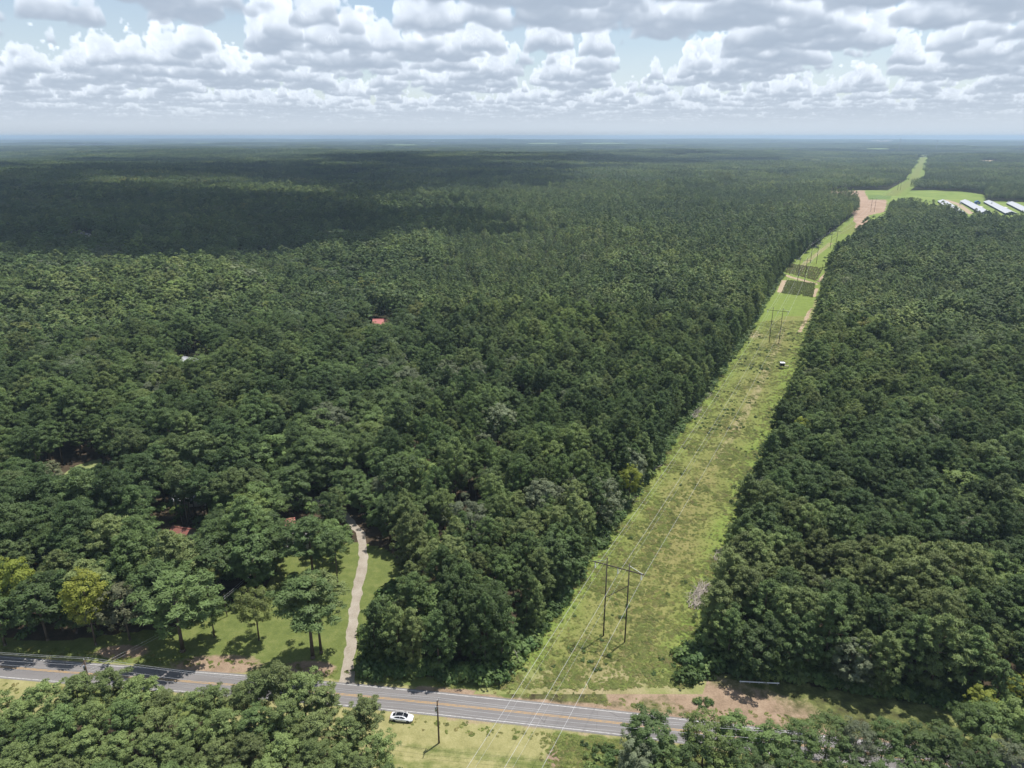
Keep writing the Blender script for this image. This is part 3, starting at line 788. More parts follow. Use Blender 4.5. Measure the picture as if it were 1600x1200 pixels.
GROVES_FAR = [grove('grove_far', 120, 10.0, 420 + i, (0.2, .5, .5, .8)[i], 1.5) for i in range(3)]

# ------------------------------------------------------------------ scatter tool (geometry nodes drawing copies)
def scatter(name, pts, var, scl, rotz, sources, kind='stuff'):
    pts = np.asarray(pts, np.float32)
    me = bpy.data.meshes.new(name); me.vertices.add(len(pts)); me.vertices.foreach_set('co', pts.ravel()); me.update()
    a = me.attributes.new('variant', 'INT', 'POINT'); a.data.foreach_set('value', np.asarray(var, np.int32))
    a = me.attributes.new('size', 'FLOAT_VECTOR', 'POINT'); a.data.foreach_set('vector', np.asarray(scl, np.float32).ravel())
    a = me.attributes.new('turn', 'FLOAT_VECTOR', 'POINT')
    rv = np.zeros((len(pts), 3), np.float32); rv[:, 2] = rotz; a.data.foreach_set('vector', rv.ravel())
    o = link(bpy.data.objects.new(name, me)); tag(o, kind=kind)
    t = bpy.data.node_groups.new(name, 'GeometryNodeTree')
    t.interface.new_socket('Geometry', in_out='INPUT', socket_type='NodeSocketGeometry')
    t.interface.new_socket('Geometry', in_out='OUTPUT', socket_type='NodeSocketGeometry')
    N = t.nodes.new; Lk = t.links.new
    gi = N('NodeGroupInput'); go = N('NodeGroupOutput'); jn = N('GeometryNodeJoinGeometry')
    def named(nm, typ):
        nd = N('GeometryNodeInputNamedAttribute'); nd.data_type = typ; nd.inputs['Name'].default_value = nm; return nd.outputs[0]
    va = named('variant', 'INT'); sz = named('size', 'FLOAT_VECTOR'); tn = named('turn', 'FLOAT_VECTOR')
    e2r = N('FunctionNodeEulerToRotation'); Lk(tn, e2r.inputs[0])
    for i, src in enumerate(sources):
        cmp = N('FunctionNodeCompare'); cmp.data_type = 'INT'; cmp.operation = 'EQUAL'
        ia = [s for s in cmp.inputs if s.type == 'INT']; Lk(va, ia[0]); ia[1].default_value = i
        ob = N('GeometryNodeObjectInfo'); ob.inputs['Object'].default_value = src; ob.transform_space = 'ORIGINAL'
        ip = N('GeometryNodeInstanceOnPoints')
        Lk(gi.outputs[0], ip.inputs['Points']); Lk(cmp.outputs[0], ip.inputs['Selection']); Lk(ob.outputs['Geometry'], ip.inputs['Instance'])
        Lk(e2r.outputs[0], ip.inputs['Rotation']); Lk(sz, ip.inputs['Scale'])
        Lk(ip.outputs[0], jn.inputs[0])
    Lk(jn.outputs[0], go.inputs[0])
    md = o.modifiers.new('scatter', 'NODES'); md.node_group = t
    return o

# ------------------------------------------------------------------ buildings first (they keep trees away)
M_RED = mat('red_metal_roof', None, 0.5, 0.4, builder=worn((0.29, 0.10, 0.078), 0.85, 1.6, (0.20, 0.135, 0.10), (1, 1, 1)))
M_PINKROOF = mat('salmon_metal_roof', None, 0.5, 0.4, builder=worn((0.50, 0.16, 0.14), 0.3, 0.8, (0.4, 0.2, 0.17)))
M_WHITER = mat('pale_metal_roof', None, 0.45, 0.45, builder=worn((0.50, 0.52, 0.56), 0.4, 0.25, (0.42, 0.41, 0.42)))
M_SHINGLE = mat('grey_shingle', None, 0.9, 0.15, builder=worn((0.24, 0.23, 0.225), 0.5, 1.5, (0.15, 0.14, 0.135)))
M_BOARD = mat('weathered_boards', None, 0.9, 0.1, builder=worn((0.27, 0.25, 0.225), 0.7, 2.0, (0.12, 0.105, 0.09), (4, 4, .5)))
M_SIDING = mat('cream_siding', None, 0.7, 0.25, builder=worn((0.62, 0.58, 0.52), 0.3, 0.8, (0.4, 0.35, 0.3)))
M_BRICK = mat('tan_wall', None, 0.85, 0.15, builder=worn((0.42, 0.27, 0.20), 0.3, 1.8, (0.3, 0.2, 0.15)))
M_DARKB = mat('dark_blue_curtain', (0.035, 0.055, 0.10), 0.7, 0.3)
M_GLASS = mat('window_glass', (0.02, 0.025, 0.03), 0.08, 0.6)
M_DOOR = mat('door_paint', (0.35, 0.33, 0.3), 0.6, 0.3)
M_GALV = mat('galvanised_steel', None, 0.4, 0.5, metal=0.6, builder=worn((0.5, 0.52, 0.54), 0.3, 1.0, (0.33, 0.33, 0.33)))

def gable(name, loc, rz, L, W, hw, hr, roof_m, wall_m, label, cat, group=None, over=0.35, rib=0.0, wins=2, door=True, chimney=False, porch=False):
    """ridge along local x"""
    root = empty(name, loc, rz); tag(root, label, cat, group)
    mb = MB(); x, y = L / 2, W / 2
    vs = [(-x, -y, -0.3), (x, -y, -0.3), (x, y, -0.3), (-x, y, -0.3), (-x, -y, hw), (x, -y, hw), (x, y, hw), (-x, y, hw), (-x, 0, hr - .06), (x, 0, hr - .06)]
    mb.add(vs, [(0, 1, 5, 4), (2, 3, 7, 6), (1, 2, 6, 9, 5), (3, 0, 4, 8, 7)])
    wall = mb.build('wall', wall_m, root)
    sl = (hr - hw) / y
    for sgn in (-1, 1):
        r = MB(); e = y + over; ze = hw - over * sl; t = 0.12
        p = [(-x - over, sgn * e, ze), (x + over, sgn * e, ze), (x + over, 0, hr), (-x - over, 0, hr)]
        vs = p + [(q[0], q[1], q[2] + t) for q in p]
        r.add(vs, [(0, 1, 2, 3), (4, 5, 6, 7), (0, 1, 5, 4), (1, 2, 6, 5), (2, 3, 7, 6), (3, 0, 4, 7)])
        rp = r.build('roof_panel', roof_m, root)
        if rib:
            rb = MB(); n = int((L + 2 * over) / rib)
            for i in range(1, n):
                xx = -x - over + i * rib
                a = Vector((xx, sgn * (e - .02), ze + t + .03)); c = Vector((xx, sgn * 0.1, hr + t + .03 - .1 * sl))
                rb.tube([a, c], 0.07, 0.07, 4)
            rb.build('seam', roof_m, rp)
    MB().box(-x - over, x + over, -0.22, 0.22, hr + .09, hr + .2).build('ridge_cap', roof_m, root)
    for i in range(wins):
        for sgn in (-1, 1):
            xx = -x + L * (i + 1) / (wins + 1) + (L / (wins + 1) * .25)
            fr = MB().box(xx - .55, xx + .55, sgn * (y + .02) - .03, sgn * (y + .02) + .03, hw * .38, hw * .80).build('window', M_SIDING, root)
            MB().box(xx - .45, xx + .45, sgn * (y + .06) - .02, sgn * (y + .06) + .02, hw * .42, hw * .76).build('pane', M_GLASS, fr)
    if door:
        MB().box(-L * .1 - .5, -L * .1 + .5, -y - .06, -y - .003, 0, min(2.1, hw * .85)).build('door', M_DOOR, root)
        MB().box(x + .003, x + .06, -W * .18, W * .18, 0, hw * .85).build('door', M_DOOR, root)
    if chimney: MB().box(-L * .25, -L * .25 + .8, .25, 1.05, hw, hr + 1.2).build('chimney', M_BRICK, root)
    return root
BLD = []       # x, y, keep-clear radius, ray clearance towards the camera
def bld(px, py, z): x, y = unproj(px, py, z); return x, y
gx_, gy_ = bld(284, 832, 3.0)
gable('barn', (gx_, gy_, 0), R(-14), 5.6, 5.2, 3.0, 4.6, M_RED, M_BOARD, 'small weathered barn with rusty red metal roof among the yard trees', 'barn', rib=0.6, wins=1); BLD.append((gx_, gy_, 6, 30, 1.5))
gx_, gy_ = bld(283, 800, 3.0)
gable('house', (gx_ - 2, gy_ + 12, 0), R(12), 10, 7, 2.8, 4.6, M_WHITER, M_SIDING, 'pale roofed house tucked behind the rusty red barn', 'house', wins=3, chimney=True); BLD.append((gx_ - 2, gy_ + 12, 4.5, -3, 4.0))
gx_, gy_ = bld(447, 817, 3.0)
gable('shed', (gx_, gy_ + 1, 0), R(20), 4.2, 3.4, 2.4, 3.6, M_PINKROOF, M_BOARD, 'tiny shed with bright red roof half hidden behind the dark oak', 'shed', wins=0); BLD.append((gx_, gy_ + 1, 3.5, 10, 3.0))
gx_, gy_ = bld(452, 846, 2.5)
gable('cottage', (gx_ + 1, gy_ + 1, 0), R(28), 9, 6, 2.7, 4.4, M_SHINGLE, M_SIDING, 'cream cottage with grey roof glimpsed right of the dark oak by the lawn', 'house', wins=2, chimney=True); BLD.append((gx_ + 1, gy_ + 1, 5.5, 8, 3.0))
gx_, gy_ = bld(597, 502, 4.5)
gable('house', (gx_, gy_, 0), R(4), 11, 8, 3.2, 6.0, M_PINKROOF, M_SIDING, 'house with salmon red metal roof showing above the woods left of centre', 'house', rib=1.0, wins=3); BLD.append((gx_, gy_, 8, 70, 3.2))
gx_, gy_ = bld(299, 562, 4.0)
gable('house', (gx_, gy_, 0), R(-25), 11, 8, 3.0, 5.0, M_WHITER, M_SIDING, 'house with whitish roof peeping out of the woods at left', 'house', wins=3); BLD.append((gx_, gy_, 7, 50, 3.0))
gx_, gy_ = bld(122, 366, 4.0)
gable('house', (gx_, gy_, 0), R(10), 14, 10, 4.2, 7.5, M_SHINGLE, M_BRICK, 'tan walled house in a gap of the shaded woods at far left', 'house', wins=3); BLD.append((gx_, gy_, 13, 130, 2.0))
gx_, gy_ = bld(137, 367, 4.0)
gable('house', (gx_, gy_, 0), R(-30), 10, 8, 3.2, 6.0, M_SHINGLE, M_SIDING, 'cream house with grey roof just right of the tan walled house', 'house', wins=2); BLD.append((gx_, gy_, 8, 120, 3.5))
BLD.append((-34, 158, 5, 26, 0.3)); px_, py_ = unproj(130, 736); BLD.append((px_, py_, 10.5, 50, 0.0))

# poultry houses
bang = math.atan2(-201, -89)
places = [((1473, 312), (1501, 330)), ((1508, 312), (1542, 330)), ((1545, 313), (1581, 331)), ((1581, 315), (1616, 331.5))]
plabs = ['leftmost long pale roofed poultry house with dark end wall beside the track', 'second long pale roofed poultry house from the left across the sandy track', 'third long poultry house from the left, right of the blue shed', 'rightmost long poultry house running out of the photo']
for (pa, pb), lab in zip(places, plabs):
    a = unproj(*pa, 5.0); c = unproj(*pb, 5.0)
    mx, my = (a[0] + c[0]) / 2, (a[1] + c[1]) / 2
    L = math.hypot(a[0] - c[0], a[1] - c[1]); rz = math.atan2(a[1] - c[1], a[0] - c[0])
    ph = gable('poultry_house', (mx, my, 0), rz, L, 15, 2.8, 5.6, M_WHITER, M_DARKB, lab, 'poultry house', 'long poultry houses', over=0.7, rib=0, wins=0, door=False)
    for sx in (-1, 1):
        for k in range(3): MB().box(sx * L / 2 - .12, sx * L / 2 + .12, -5 + k * 3.6, -2.6 + k * 3.6, .3, 2.4).build('fan', M_GALV, ph)
    MB().box(-L * .08, L * .02, -10.2, -7.52, 0, 3.0).build('control_room', M_SIDING, ph)
def feed_bin(x, y, lab):
    r = empty('feed_bin', (x, y, 0)); tag(r, lab, 'feed bin', 'feed bins beside the poultry houses')
    m = MB(); m.tube([(0, 0, 2.4), (0, 0, 5.2)], 1.3, 1.3, 12); m.tube([(0, 0, 5.21), (0, 0, 6.2)], 1.35, .3, 12); m.tube([(0, 0, 1.0), (0, 0, 2.39)], .3, 1.3, 12)
    m.build('tank', M_GALV, r, True)
    for k in range(4):
        q = k * math.pi / 2 + .7; MB().tube([(1.2 * math.cos(q), 1.2 * math.sin(q), 0), (1.2 * math.cos(q), 1.2 * math.sin(q), 2.6)], .08, .08, 5).build('leg', M_GALV, r)
for px, py, lab in ((1500, 320, 'feed bin near the leftmost poultry house'), (1515, 319, 'feed bin against the second poultry house'), (1549, 321, 'feed bin against the third poultry house'), (1575, 318.5, 'feed bin left of the rightmost poultry house')):
    x, y = unproj(px, py, 1); feed_bin(x, y, lab)
x, y = unproj(1527, 317, 2)
M_BLUE = mat('blue_paint', (0.06, 0.14, 0.33), 0.6, 0.3)
gable('blue_shed', (x, y, 0), bang, 12, 8, 4, 6, M_BLUE, M_BLUE, 'small blue shed standing between the second and third poultry houses', 'shed', wins=0)
for px, w in ((795, 22), (802, 40), (808, 26), (820, 30), (852, 34), (676, 40)):
    x, y = unproj(px, 221.0 + (1.5 if px == 676 else 0), 10)
    z = float(terrain(np.array([x]), np.array([y]))[0])
    gable('hall', (x, y, max(z, 0) + 12), R(px % 7 * 9), w * 1.6, w * .8, 14, 18, M_WHITER, M_SIDING, 'tiny white building on the hazy horizon above the middle of the woods' if px != 676 else 'lone white building among dark far woods left of the horizon halls', 'building', 'white buildings near the horizon' if px != 676 else None, wins=0, door=False)
for i, px in enumerate((1364, 1372, 1384, 1391)):
    x, y = unproj(px, 222.3, 6); z = float(terrain(np.array([x]), np.array([y]))[0])
    gable('warehouse', (x, y, max(z, 0) + 8), R(4), 70, 40, 14, 17, M_WHITER, M_SIDING, 'long white warehouse on the far bare clearing below the right horizon', 'building', 'warehouses on the far clearing', wins=0, door=False)
x, y = unproj(1527, 236, 6); z = float(terrain(np.array([x]), np.array([y]))[0])
gable('farmhouse', (x, y, max(z, 0) + 3), R(30), 22, 14, 8, 13, M_WHITER, M_SIDING, 'white farmhouse in the far woods above the bare patches at right', 'house', wins=2, door=False)

# ------------------------------------------------------------------ trees: where they stand
def jgrid(x0, x1, y0, y1, sp, j=0.42):
    xs = np.arange(x0, x1, sp); ys = np.arange(y0, y1, sp)
    X, Y = np.meshgrid(xs, ys); X = X + (np.arange(len(ys)) % 2)[:, None] * sp * .5
    return (X + rng.uniform(-j, j, X.shape) * sp).ravel(), (Y + rng.uniform(-j, j, X.shape) * sp).ravel()
def build_keep(x, y):
    ok = np.ones(len(x), bool)
    for bx, by, rad, ray, zr in BLD: ok &= np.hypot(x - bx, y - by) > rad
    return ok
def height_cap(x, y):
    """young growth stands on the camera's side of the houses, so their roofs show over it"""
    cap = np.full(len(x), 99.0)
    for bx, by, rad, ray, zr in BLD:
        L = math.hypot(bx, by); ux, uy = bx / L, by / L
        t = (bx - x) * ux + (by - y) * uy; s_ = np.abs((bx - x) * uy - (by - y) * ux)
        q = (t > -rad * .5) & (t < rad + ray) & (s_ < rad * 0.75 + 3.0)
        cap = np.where(q, np.minimum(cap, zr + np.maximum(t, 0) * (CAM_H - zr) / L - 0.5), cap)
    return cap
def bank_w(x): return np.interp(x, [24, 36, 70, 110, 160], [16.0, 19.0, 18.0, 13.5, 12.0])
def open_land(x, y):
    """True where the photograph shows open ground"""
    o = row_clear(x, y)
    dr = y - roady(x)
    o |= np.abs(dr) < 5.6
    o |= in_poly(x, y, YARD) & (x > -205)
    o |= (dr < 0) & (dr > -400) & (y > 60) & (x > -260) & (x < 260)             # near side of the road is placed apart
    o |= (dr > 0) & (dr < bank_w(x)) & (x > 24)
    o |= (dr > 0) & (dr < 7.5) & (x <= 24)
    o |= dist_line(x, y, DRIVE) < 3.4
    o |= in_poly(x, y, POND)
    o |= in_poly(x, y, FIELD_G)
    return o
def pine_share(x, y):
    """how much of the wood is pine: almost all right of the cut, a mixture on the left"""
    right = x > rowx(y)
    n = fbm(x / 60.0 + 5, y / 60.0, 3, 4)
    parcel = (~right) & (x > -38 - 0.06 * np.maximum(0, y - 180))
    s = np.where(right, 0.90 - 0.35 * (n > 0.62), np.clip(0.58 + (n - .5) * 2.6, 0.08, 0.95))
    s = np.where(parcel, np.clip(0.80 + (n - .5) * 1.6, .35, .97), s)
    s = np.where((~right) & (y > 420) & (x > -0.18 * y), np.maximum(s, 0.72), s)
    s = np.where((~right) & (x < -0.22 * y) & (y > 300), np.minimum(s, 0.52), s)
    return s

X1, Y1 = jgrid(-520, 640, 118, 620, 4.5)
X2, Y2 = jgrid(-1450, 1600, 620, 1560, 5.9)
X0, Y0 = jgrid(-560, -110, 118, 620, 4.5)
TX = np.concatenate([X1, X2]); TY = np.concatenate([Y1, Y2])
k = np.abs(np.arctan2(TX, TY)) < R(44)
k &= ~((TY < 620) & (np.abs(TX) > 0.80 * TY + 46))
TX, TY = TX[k], TY[k]
k = ~open_land(TX, TY) & build_keep(TX, TY)
TX, TY = TX[k], TY[k]
isb = rng.random(len(TX)) > pine_share(TX, TY)
# broadleaf crowns are wider: thin them
leftw = TX < rowx(TY) - 60
keep = rng.random(len(TX)) < np.where(isb, np.where(leftw, .40, .52), np.where(leftw & (TY < 640), .72, 1.0))
keep &= rng.random(len(TX)) > 0.05
TX, TY, isb, leftw = TX[keep], TY[keep], isb[keep], leftw[keep]
hn = fbm(TX / 45.0, TY / 45.0 + 50, 3, 7)
TS = (0.80 + 0.26 * hn + np.where(leftw, .18, .13) * rng.normal(size=len(TX)).clip(-1.7, 1.7))
parc = (TX > -38 - 0.06 * np.maximum(0, TY - 180)) & (TX < rowx(TY))
TW = np.where(leftw & ~parc, np.where(isb, 1.38, 1.22), np.where(parc & ~isb, .94, 1.05)) * rng.uniform(.88, 1.16, len(TX))
TS = np.where(isb, TS * 1.02, TS * 0.98)
stand = fbm(TX / 130.0 + 9, TY / 170.0, 2, 1)
TS = TS * np.where(np.hypot(TX, TY) > 480, 0.86 + 0.34 * sstep(.40, .58, stand), 1.0)
cap = height_cap(TX, TY) / np.where(isb, 16.5, 19.5)
TS = np.minimum(TS, cap); q = TS > 0.16
TX, TY, TS, TW, isb = TX[q], TY[q], TS[q], TW[q], isb[q]
TZ = terrain(TX, TY)
dist = np.hypot(TX, TY)
edge_out = (np.abs(TY - roady(TX)) < 16) & (TX > 24)
print('trees', len(TX))

# near side of the road, and yard trees, placed one by one: photo pixel of the top, height
def top_at(px, py, h): x, y = unproj(px, py, h); return x, y
NEAR = []       # kind, x, y, height, label key
for px, py, h in ((22, 1098, 13), (68, 1066, 14), (112, 1058, 14.5), (166, 1047, 15.5), (214, 1060, 14.5), (252, 1082, 13), (300, 1082, 13), (332, 1074, 13.5), (372, 1068, 14), (400, 1052, 15.5), (432, 1040, 16.5), (470, 1052, 16),
                  (505, 1072, 14.5), (566, 1092, 14), (590, 1148, 12.5), (540, 1120, 13), (40, 1130, 13), (90, 1105, 14), (140, 1100, 13.5), (190, 1096, 14), (240, 1112, 13), (290, 1122, 12.5), (345, 1112, 13.5), (395, 1104, 14), (445, 1096, 14.5), (490, 1116, 14),
                  (20, 1160, 13), (75, 1150, 12), (130, 1140, 13), (180, 1150, 12.5), (235, 1152, 13.5), (285, 1165, 12), (335, 1160, 13), (385, 1150, 13.5), (435, 1150, 13), (480, 1160, 13), (530, 1165, 12.5), (560, 1185, 12), (605, 1196, 10.5),
                  (0, 1190, 12), (50, 1195, 12), (105, 1185, 12), (160, 1192, 12), (210, 1190, 12), (262, 1195, 12), (310, 1198, 12), (360, 1195, 12), (410, 1190, 12), (460, 1195, 12), (510, 1198, 12), (-20, 1130, 13), (-25, 1080, 13)):
    x, y = top_at(px, py, h); NEAR.append(('pine', x, y, h, 'near_left'))
for px, py, h in ((1018, 1108, 12.5), (1000, 1150, 10), (1045, 1150, 9.5), (1105, 1113, 12.5), (1148, 1108, 11.5), (1090, 1150, 10), (1165, 1148, 10.5), (1205, 1128, 12), (1255, 1120, 12.5), (1238, 1160, 10.5), (1300, 1112, 12), (1345, 1120, 12.5), (1390, 1118, 12), (1330, 1165, 10), (1435, 1128, 12), (1420, 1165, 10), (1482, 1128, 11.5), (1520, 1092, 9),
                  (1560, 1096, 13), (1598, 1092, 13.5), (1500, 1160, 10), (1545, 1150, 10), (1590, 1150, 11), (1130, 1190, 8.5), (1200, 1190, 8.5), (1280, 1192, 8.5), (1375, 1192, 8.5), (1465, 1192, 8.5), (1630, 1110, 12), (1020, 1190, 8), (1570, 1190, 8.5), (1060, 1192, 8)):
    x, y = top_at(px, py + 10, h); NEAR.append(('broad', x, y, h, 'near_right'))

def zone(x, y):
    if x > float(rowx(y)): return 'right'
    return 'parcel' if x > -38 - 0.06 * max(0, y - 180) else 'left'
def tree(kind, x, y, z, h, label, group=None, var=None, crown=None, mtl=None, wide=1.0, cat='tree', edge=False):
    P_ = (EDGE_P if edge else PINES) if kind == 'pine' else (EDGE_B if edge else BROADS)
    i = random.randrange(len(P_)) if var is None else var
    cm, tm, H = P_[i]
    s = h / H
    o = bpy.data.objects.new('pine_tree' if kind == 'pine' else 'broadleaf_tree', None); COL.objects.link(o)
    o.location = (x, y, z); o.rotation_euler = (0, 0, random.uniform(0, 6.28)); o.scale = (s * wide, s * wide, s); o.empty_display_size = 1
    tag(o, label, cat, group)
    t = bpy.data.objects.new('trunk', tm); COL.objects.link(t); t.parent = o
    c = bpy.data.objects.new('crown', crown or cm); COL.objects.link(c); c.parent = o
    if mtl is not None:
        c.material_slots[0].link = 'OBJECT'; c.material_slots[0].material = mtl
    return o
# named yard trees
xy = lambda px, py: unproj(px, py)
YARDT = [
    ('broad', *xy(150, 1008), 20.5, 'bright yellow-green tree with bare lower trunk on the left roadside', M_YEL, 1.05, 5),
    ('broad', *xy(42, 985), 20.5, 'yellowish green tree among dark trees at the left roadside', M_YEL, 0.8, 3),
    ('pine', *xy(286, 1018), 21.5, 'broad dark pine with layered branches beside the road left of the drive', M_PT['mid green'], 2.0, 3),
    ('broad', *xy(405, 1000), 14.8, 'rounded olive green tree on the sunny lawn', M_OLIVE, 1.05, 1),
    ('pine', *xy(489, 1028), 22.5, 'tall pine of a leaning pair next to the gravel drive', M_PT['mid green'], 1.75, 0),
    ('pine', *xy(502, 1020), 21.0, 'second pine of the pair, nearer the gravel drive', M_PT['olive'], 1.6, 2),
    ('broad', *xy(203, 1000), 16.0, 'grey-green thin crowned tree between the yellow tree and the layered pine', M_GREYG, 1.05, 0),
    ('broad', *xy(432, 897), 16.5, 'big dark oak at the top of the lawn', M_LT['dark'], 1.5, 2),
    ('pine', *xy(258, 985), 20.0, 'dark pine close behind the layered roadside pine', M_PT['dark'], 1.5, 1),
    ('broad', *xy(335, 995), 12.0, 'mid green tree right of the layered roadside pine', M_LT['mid green'], 1.15, 3),
    ('broad', *xy(75, 1000), 17.5, 'dark broad tree hanging over the road shoulder at far left', M_LT['dark'], 1.3, 4),
    ('broad', *xy(8, 1008), 15.5, 'dark rounded tree at the left photo edge above the road', M_LT['dark'], 1.3, 0),
    ('pine', *xy(98, 985), 17.0, 'dark pine between the two yellow-green roadside trees', M_PT['dark'], 1.2, 1),
    ('broad', *xy(185, 975), 17.0, 'dark leafy tree behind the grey-green roadside tree', M_LT['dark'], 1.2, 2),
    ('pine', *xy(528, 915), 17.0, 'pine leaning over the left side of the gravel drive', M_PT['mid green'], 1.3, 4),
    ('pine', *xy(490, 905), 20.0, 'tall pine behind the leaning pair at the lawn edge', M_PT['dark'], 1.6, 5),
    ('broad', *xy(520, 880), 14.0, 'rounded green tree at the bend of the gravel drive', M_LT['mid green'], 1.2, 0),
    ('broad', *xy(292, 908), 8.5, 'low rounded tree below the rusty red barn', M_LT['mid green'], 1.4, 4),
    ('broad', *xy(345, 918), 10.5, 'olive tinted tree in front of the red barn lawn', M_OLIVE, 1.35, 2),
    ('broad', *xy(372, 905), 11.0, 'small dark tree left of the patch of shaded lawn', M_LT['dark'], 1.2, 3),
    ('broad', *xy(310, 960), 10.0, 'dull green tree behind the gap right of the layered pine', M_LT['grey-green'], 1.3, 1),
    ('broad', *xy(465, 940), 8.0, 'small shady tree left of the leaning pine pair', M_LT['dark'], 1.3, 4),
    ('broad', *xy(78, 768), 11.0, 'spreading grey-green tree next to the pale clearing', M_GREYG, 1.4, 1),
    ('broad', *xy(982, 790), 15.0, 'bright yellow-green tree on the left edge of the power line cut', M_YEL, 0.8, 2),
    ('broad', *xy(1250, 710), 15.0, 'yellow-green tree standing out on the right edge of the power line cut', M_YEL, 0.85, 0),
    ('broad', *xy(1525, 1128), 8.5, 'yellow-green bushy tree by the road at the right', M_YEL, 1.3, 3),
    ('broad', *xy(1590, 1105), 8.5, 'second yellow-green bushy tree by the road at the right photo edge', M_YEL, 1.2, 1),
    ('broad', *xy(1495, 815), 17.0, 'large bright green rounded tree standing out in the pines at right', M_LT['bright green'], 1.5, 0),
    ('broad', *xy(1575, 835), 16.0, 'bright green rounded tree just right of the large bright one', M_LT['bright green'], 1.4, 3),
]
for k_, x, y, h, lab, m_, w_, v_ in YARDT:
    tree(k_, x, y, 0, h, lab, None, v_, None, m_, w_)
# thin the wood around them
ok = np.ones(len(TX), bool)
for _, x, y, h, *_r in YARDT: ok &= np.hypot(TX - x, TY - y) > 4.2
TX, TY, TZ, TS, TW, isb, dist = (a[ok] for a in (TX, TY, TZ, TS, TW, isb, dist))

PH = np.array([p[2] for p in PINES]); BH = np.array([p[2] for p in BROADS])
hgt = np.where(isb, 16.5, 19.5) * TS
dep = TY * math.cos(PITCH) + (CAM_H - hgt) * math.sin(PITCH)
PXX = 800 + FPX * TX / dep; PYY = 600 - FPX * (TY * math.sin(PITCH) - (CAM_H - hgt) * math.cos(PITCH)) / dep
inframe = (PXX > -25) & (PXX < 1625) & (PYY < 1215)
done = np.zeros(len(TX), bool)
n_near = {'pine': sum(1 for q in NEAR if q[0] == 'pine'), 'broad': sum(1 for q in NEAR if q[0] == 'broad')}
KW = {'pine': ('pine', 'pines'), 'broad': ('broadleaf tree', 'broadleaf trees')}
def size_word(h, lo, hi): return 'short' if h < lo else ('tall' if h > hi else 'mid-height')
def pick_tint(kind, x, y):
    T = list((PINE_TINTS if kind == 'pine' else LEAF_TINTS).keys())
    v = float(fbm(np.array([x / 14.0]), np.array([y / 14.0]), 2, 2)[0]) * 2.2 - .62 + random.uniform(-.42, .42)
    w = T[int(min(3, max(0, v * 4)))] if kind == 'pine' else random.choices(T, (5, 5, 2.2, 1.4))[0]
    return w, (M_PT if kind == 'pine' else M_LT)[w]
for k_, x, y, h, zn in NEAR:
    tw, tm = pick_tint(k_, x, y)
    px, py = proj(x, y, h)
    if zn == 'near_left':
        tw = random.choice(('mid green', 'light green', 'light green', 'olive')); tm = M_PT[tw]
        place = 'in the top row of the stand facing the road, bottom left' if py < 1090 else ('in the middle of the roadside stand, bottom left' if py < 1140 else 'at the bottom photo edge of the roadside stand, left')
    else:
        place = 'facing the road at bottom right' if py < 1135 else 'at the bottom photo edge, right'
    tree(k_, x, y, 0, h, f"{size_word(h, 12.6 if zn == 'near_left' else 9.8, 14.2 if zn == 'near_left' else 12.2)} {tw} {KW[k_][0]} {place}",
         {'near_left': 'pines on the near side of the road', 'near_right': 'broadleaf trees on the near side of the road'}[zn], wide=1.35 if k_ == 'pine' else 1.25, mtl=tm)
at_edge = np.zeros(len(TX), bool)
for ox, oy in ((6, 0), (-6, 0), (0, -7), (0, 6), (4.5, -4.5), (-4.5, -4.5)): at_edge |= open_land(TX + ox, TY + oy)
def spot(x, y, zn, i):
    if dist_line(np.array([x]), np.array([y]), DRIVE)[0] < 12: return 'right of the gravel drive' if zn != 'left' else 'left beside the gravel drive'
    if y - float(roady(x)) < 24: return {'parcel': 'fronting the road between drive and cut', 'right': 'fronting the road right of the cut' + (' corner' if x < 62 else ', far right'), 'left': 'by the road left of the yard'}[zn]
    c = float(rowx(y))
    if abs(x - c) < 30: return ("on the cut's left edge" if x < c else "on the cut's right edge") + (', near the road' if y < 185 else (', past the near tower' if y < 260 else ', farther up'))
    if zn == 'left': return ('behind the houses left of the drive' if y > 205 else 'around the yard left of the drive') if x > -110 else 'in the woods at the left photo edge'
    return {'parcel': 'within woods between drive and cut', 'right': 'within woods right of the cut'}[zn] + (', towards the road' if y < 165 else (', some rows back' if y < 195 else ', deep inside'))
for k_, flag in (('pine', ~isb), ('broad', isb)):
    quota = 296 - n_near[k_] - sum(1 for q in YARDT if q[0] == k_)
    cand = np.nonzero(flag & inframe)[0]; cand = cand[np.argsort(dist[cand])][:quota]
    for i in cand:
        zn = zone(TX[i], TY[i])
        word = {'parcel': 'between the drive and the cut', 'right': 'right of the power line cut', 'left': 'left of the gravel drive'}[zn]
        tw, tm = pick_tint(k_, TX[i], TY[i])
        if dist_line(np.array([TX[i]]), np.array([TY[i]]), DRIVE)[0] < 9: tw = 'dark'; tm = (M_PT if k_ == 'pine' else M_LT)['dark']
        m_ = 19.0 if k_ == 'pine' else 16.3
        ww = '' if .94 < TW[i] / (TWM := (1.22 if k_ == 'pine' else 1.38) if TX[i] < rowx(TY[i]) - 60 and zn != 'parcel' else 1.0) < 1.07 else (' slim' if TW[i] < TWM else ' spreading')
        tree(k_, TX[i], TY[i], TZ[i], hgt[i], f"{size_word(hgt[i], m_ * .93, m_ * 1.07)}{ww} {tw} {KW[k_][0]} {spot(TX[i], TY[i], zn, i)}", KW[k_][1] + ' ' + word, mtl=tm, edge=bool(at_edge[i]), wide=float(TW[i]))
        done[i] = True
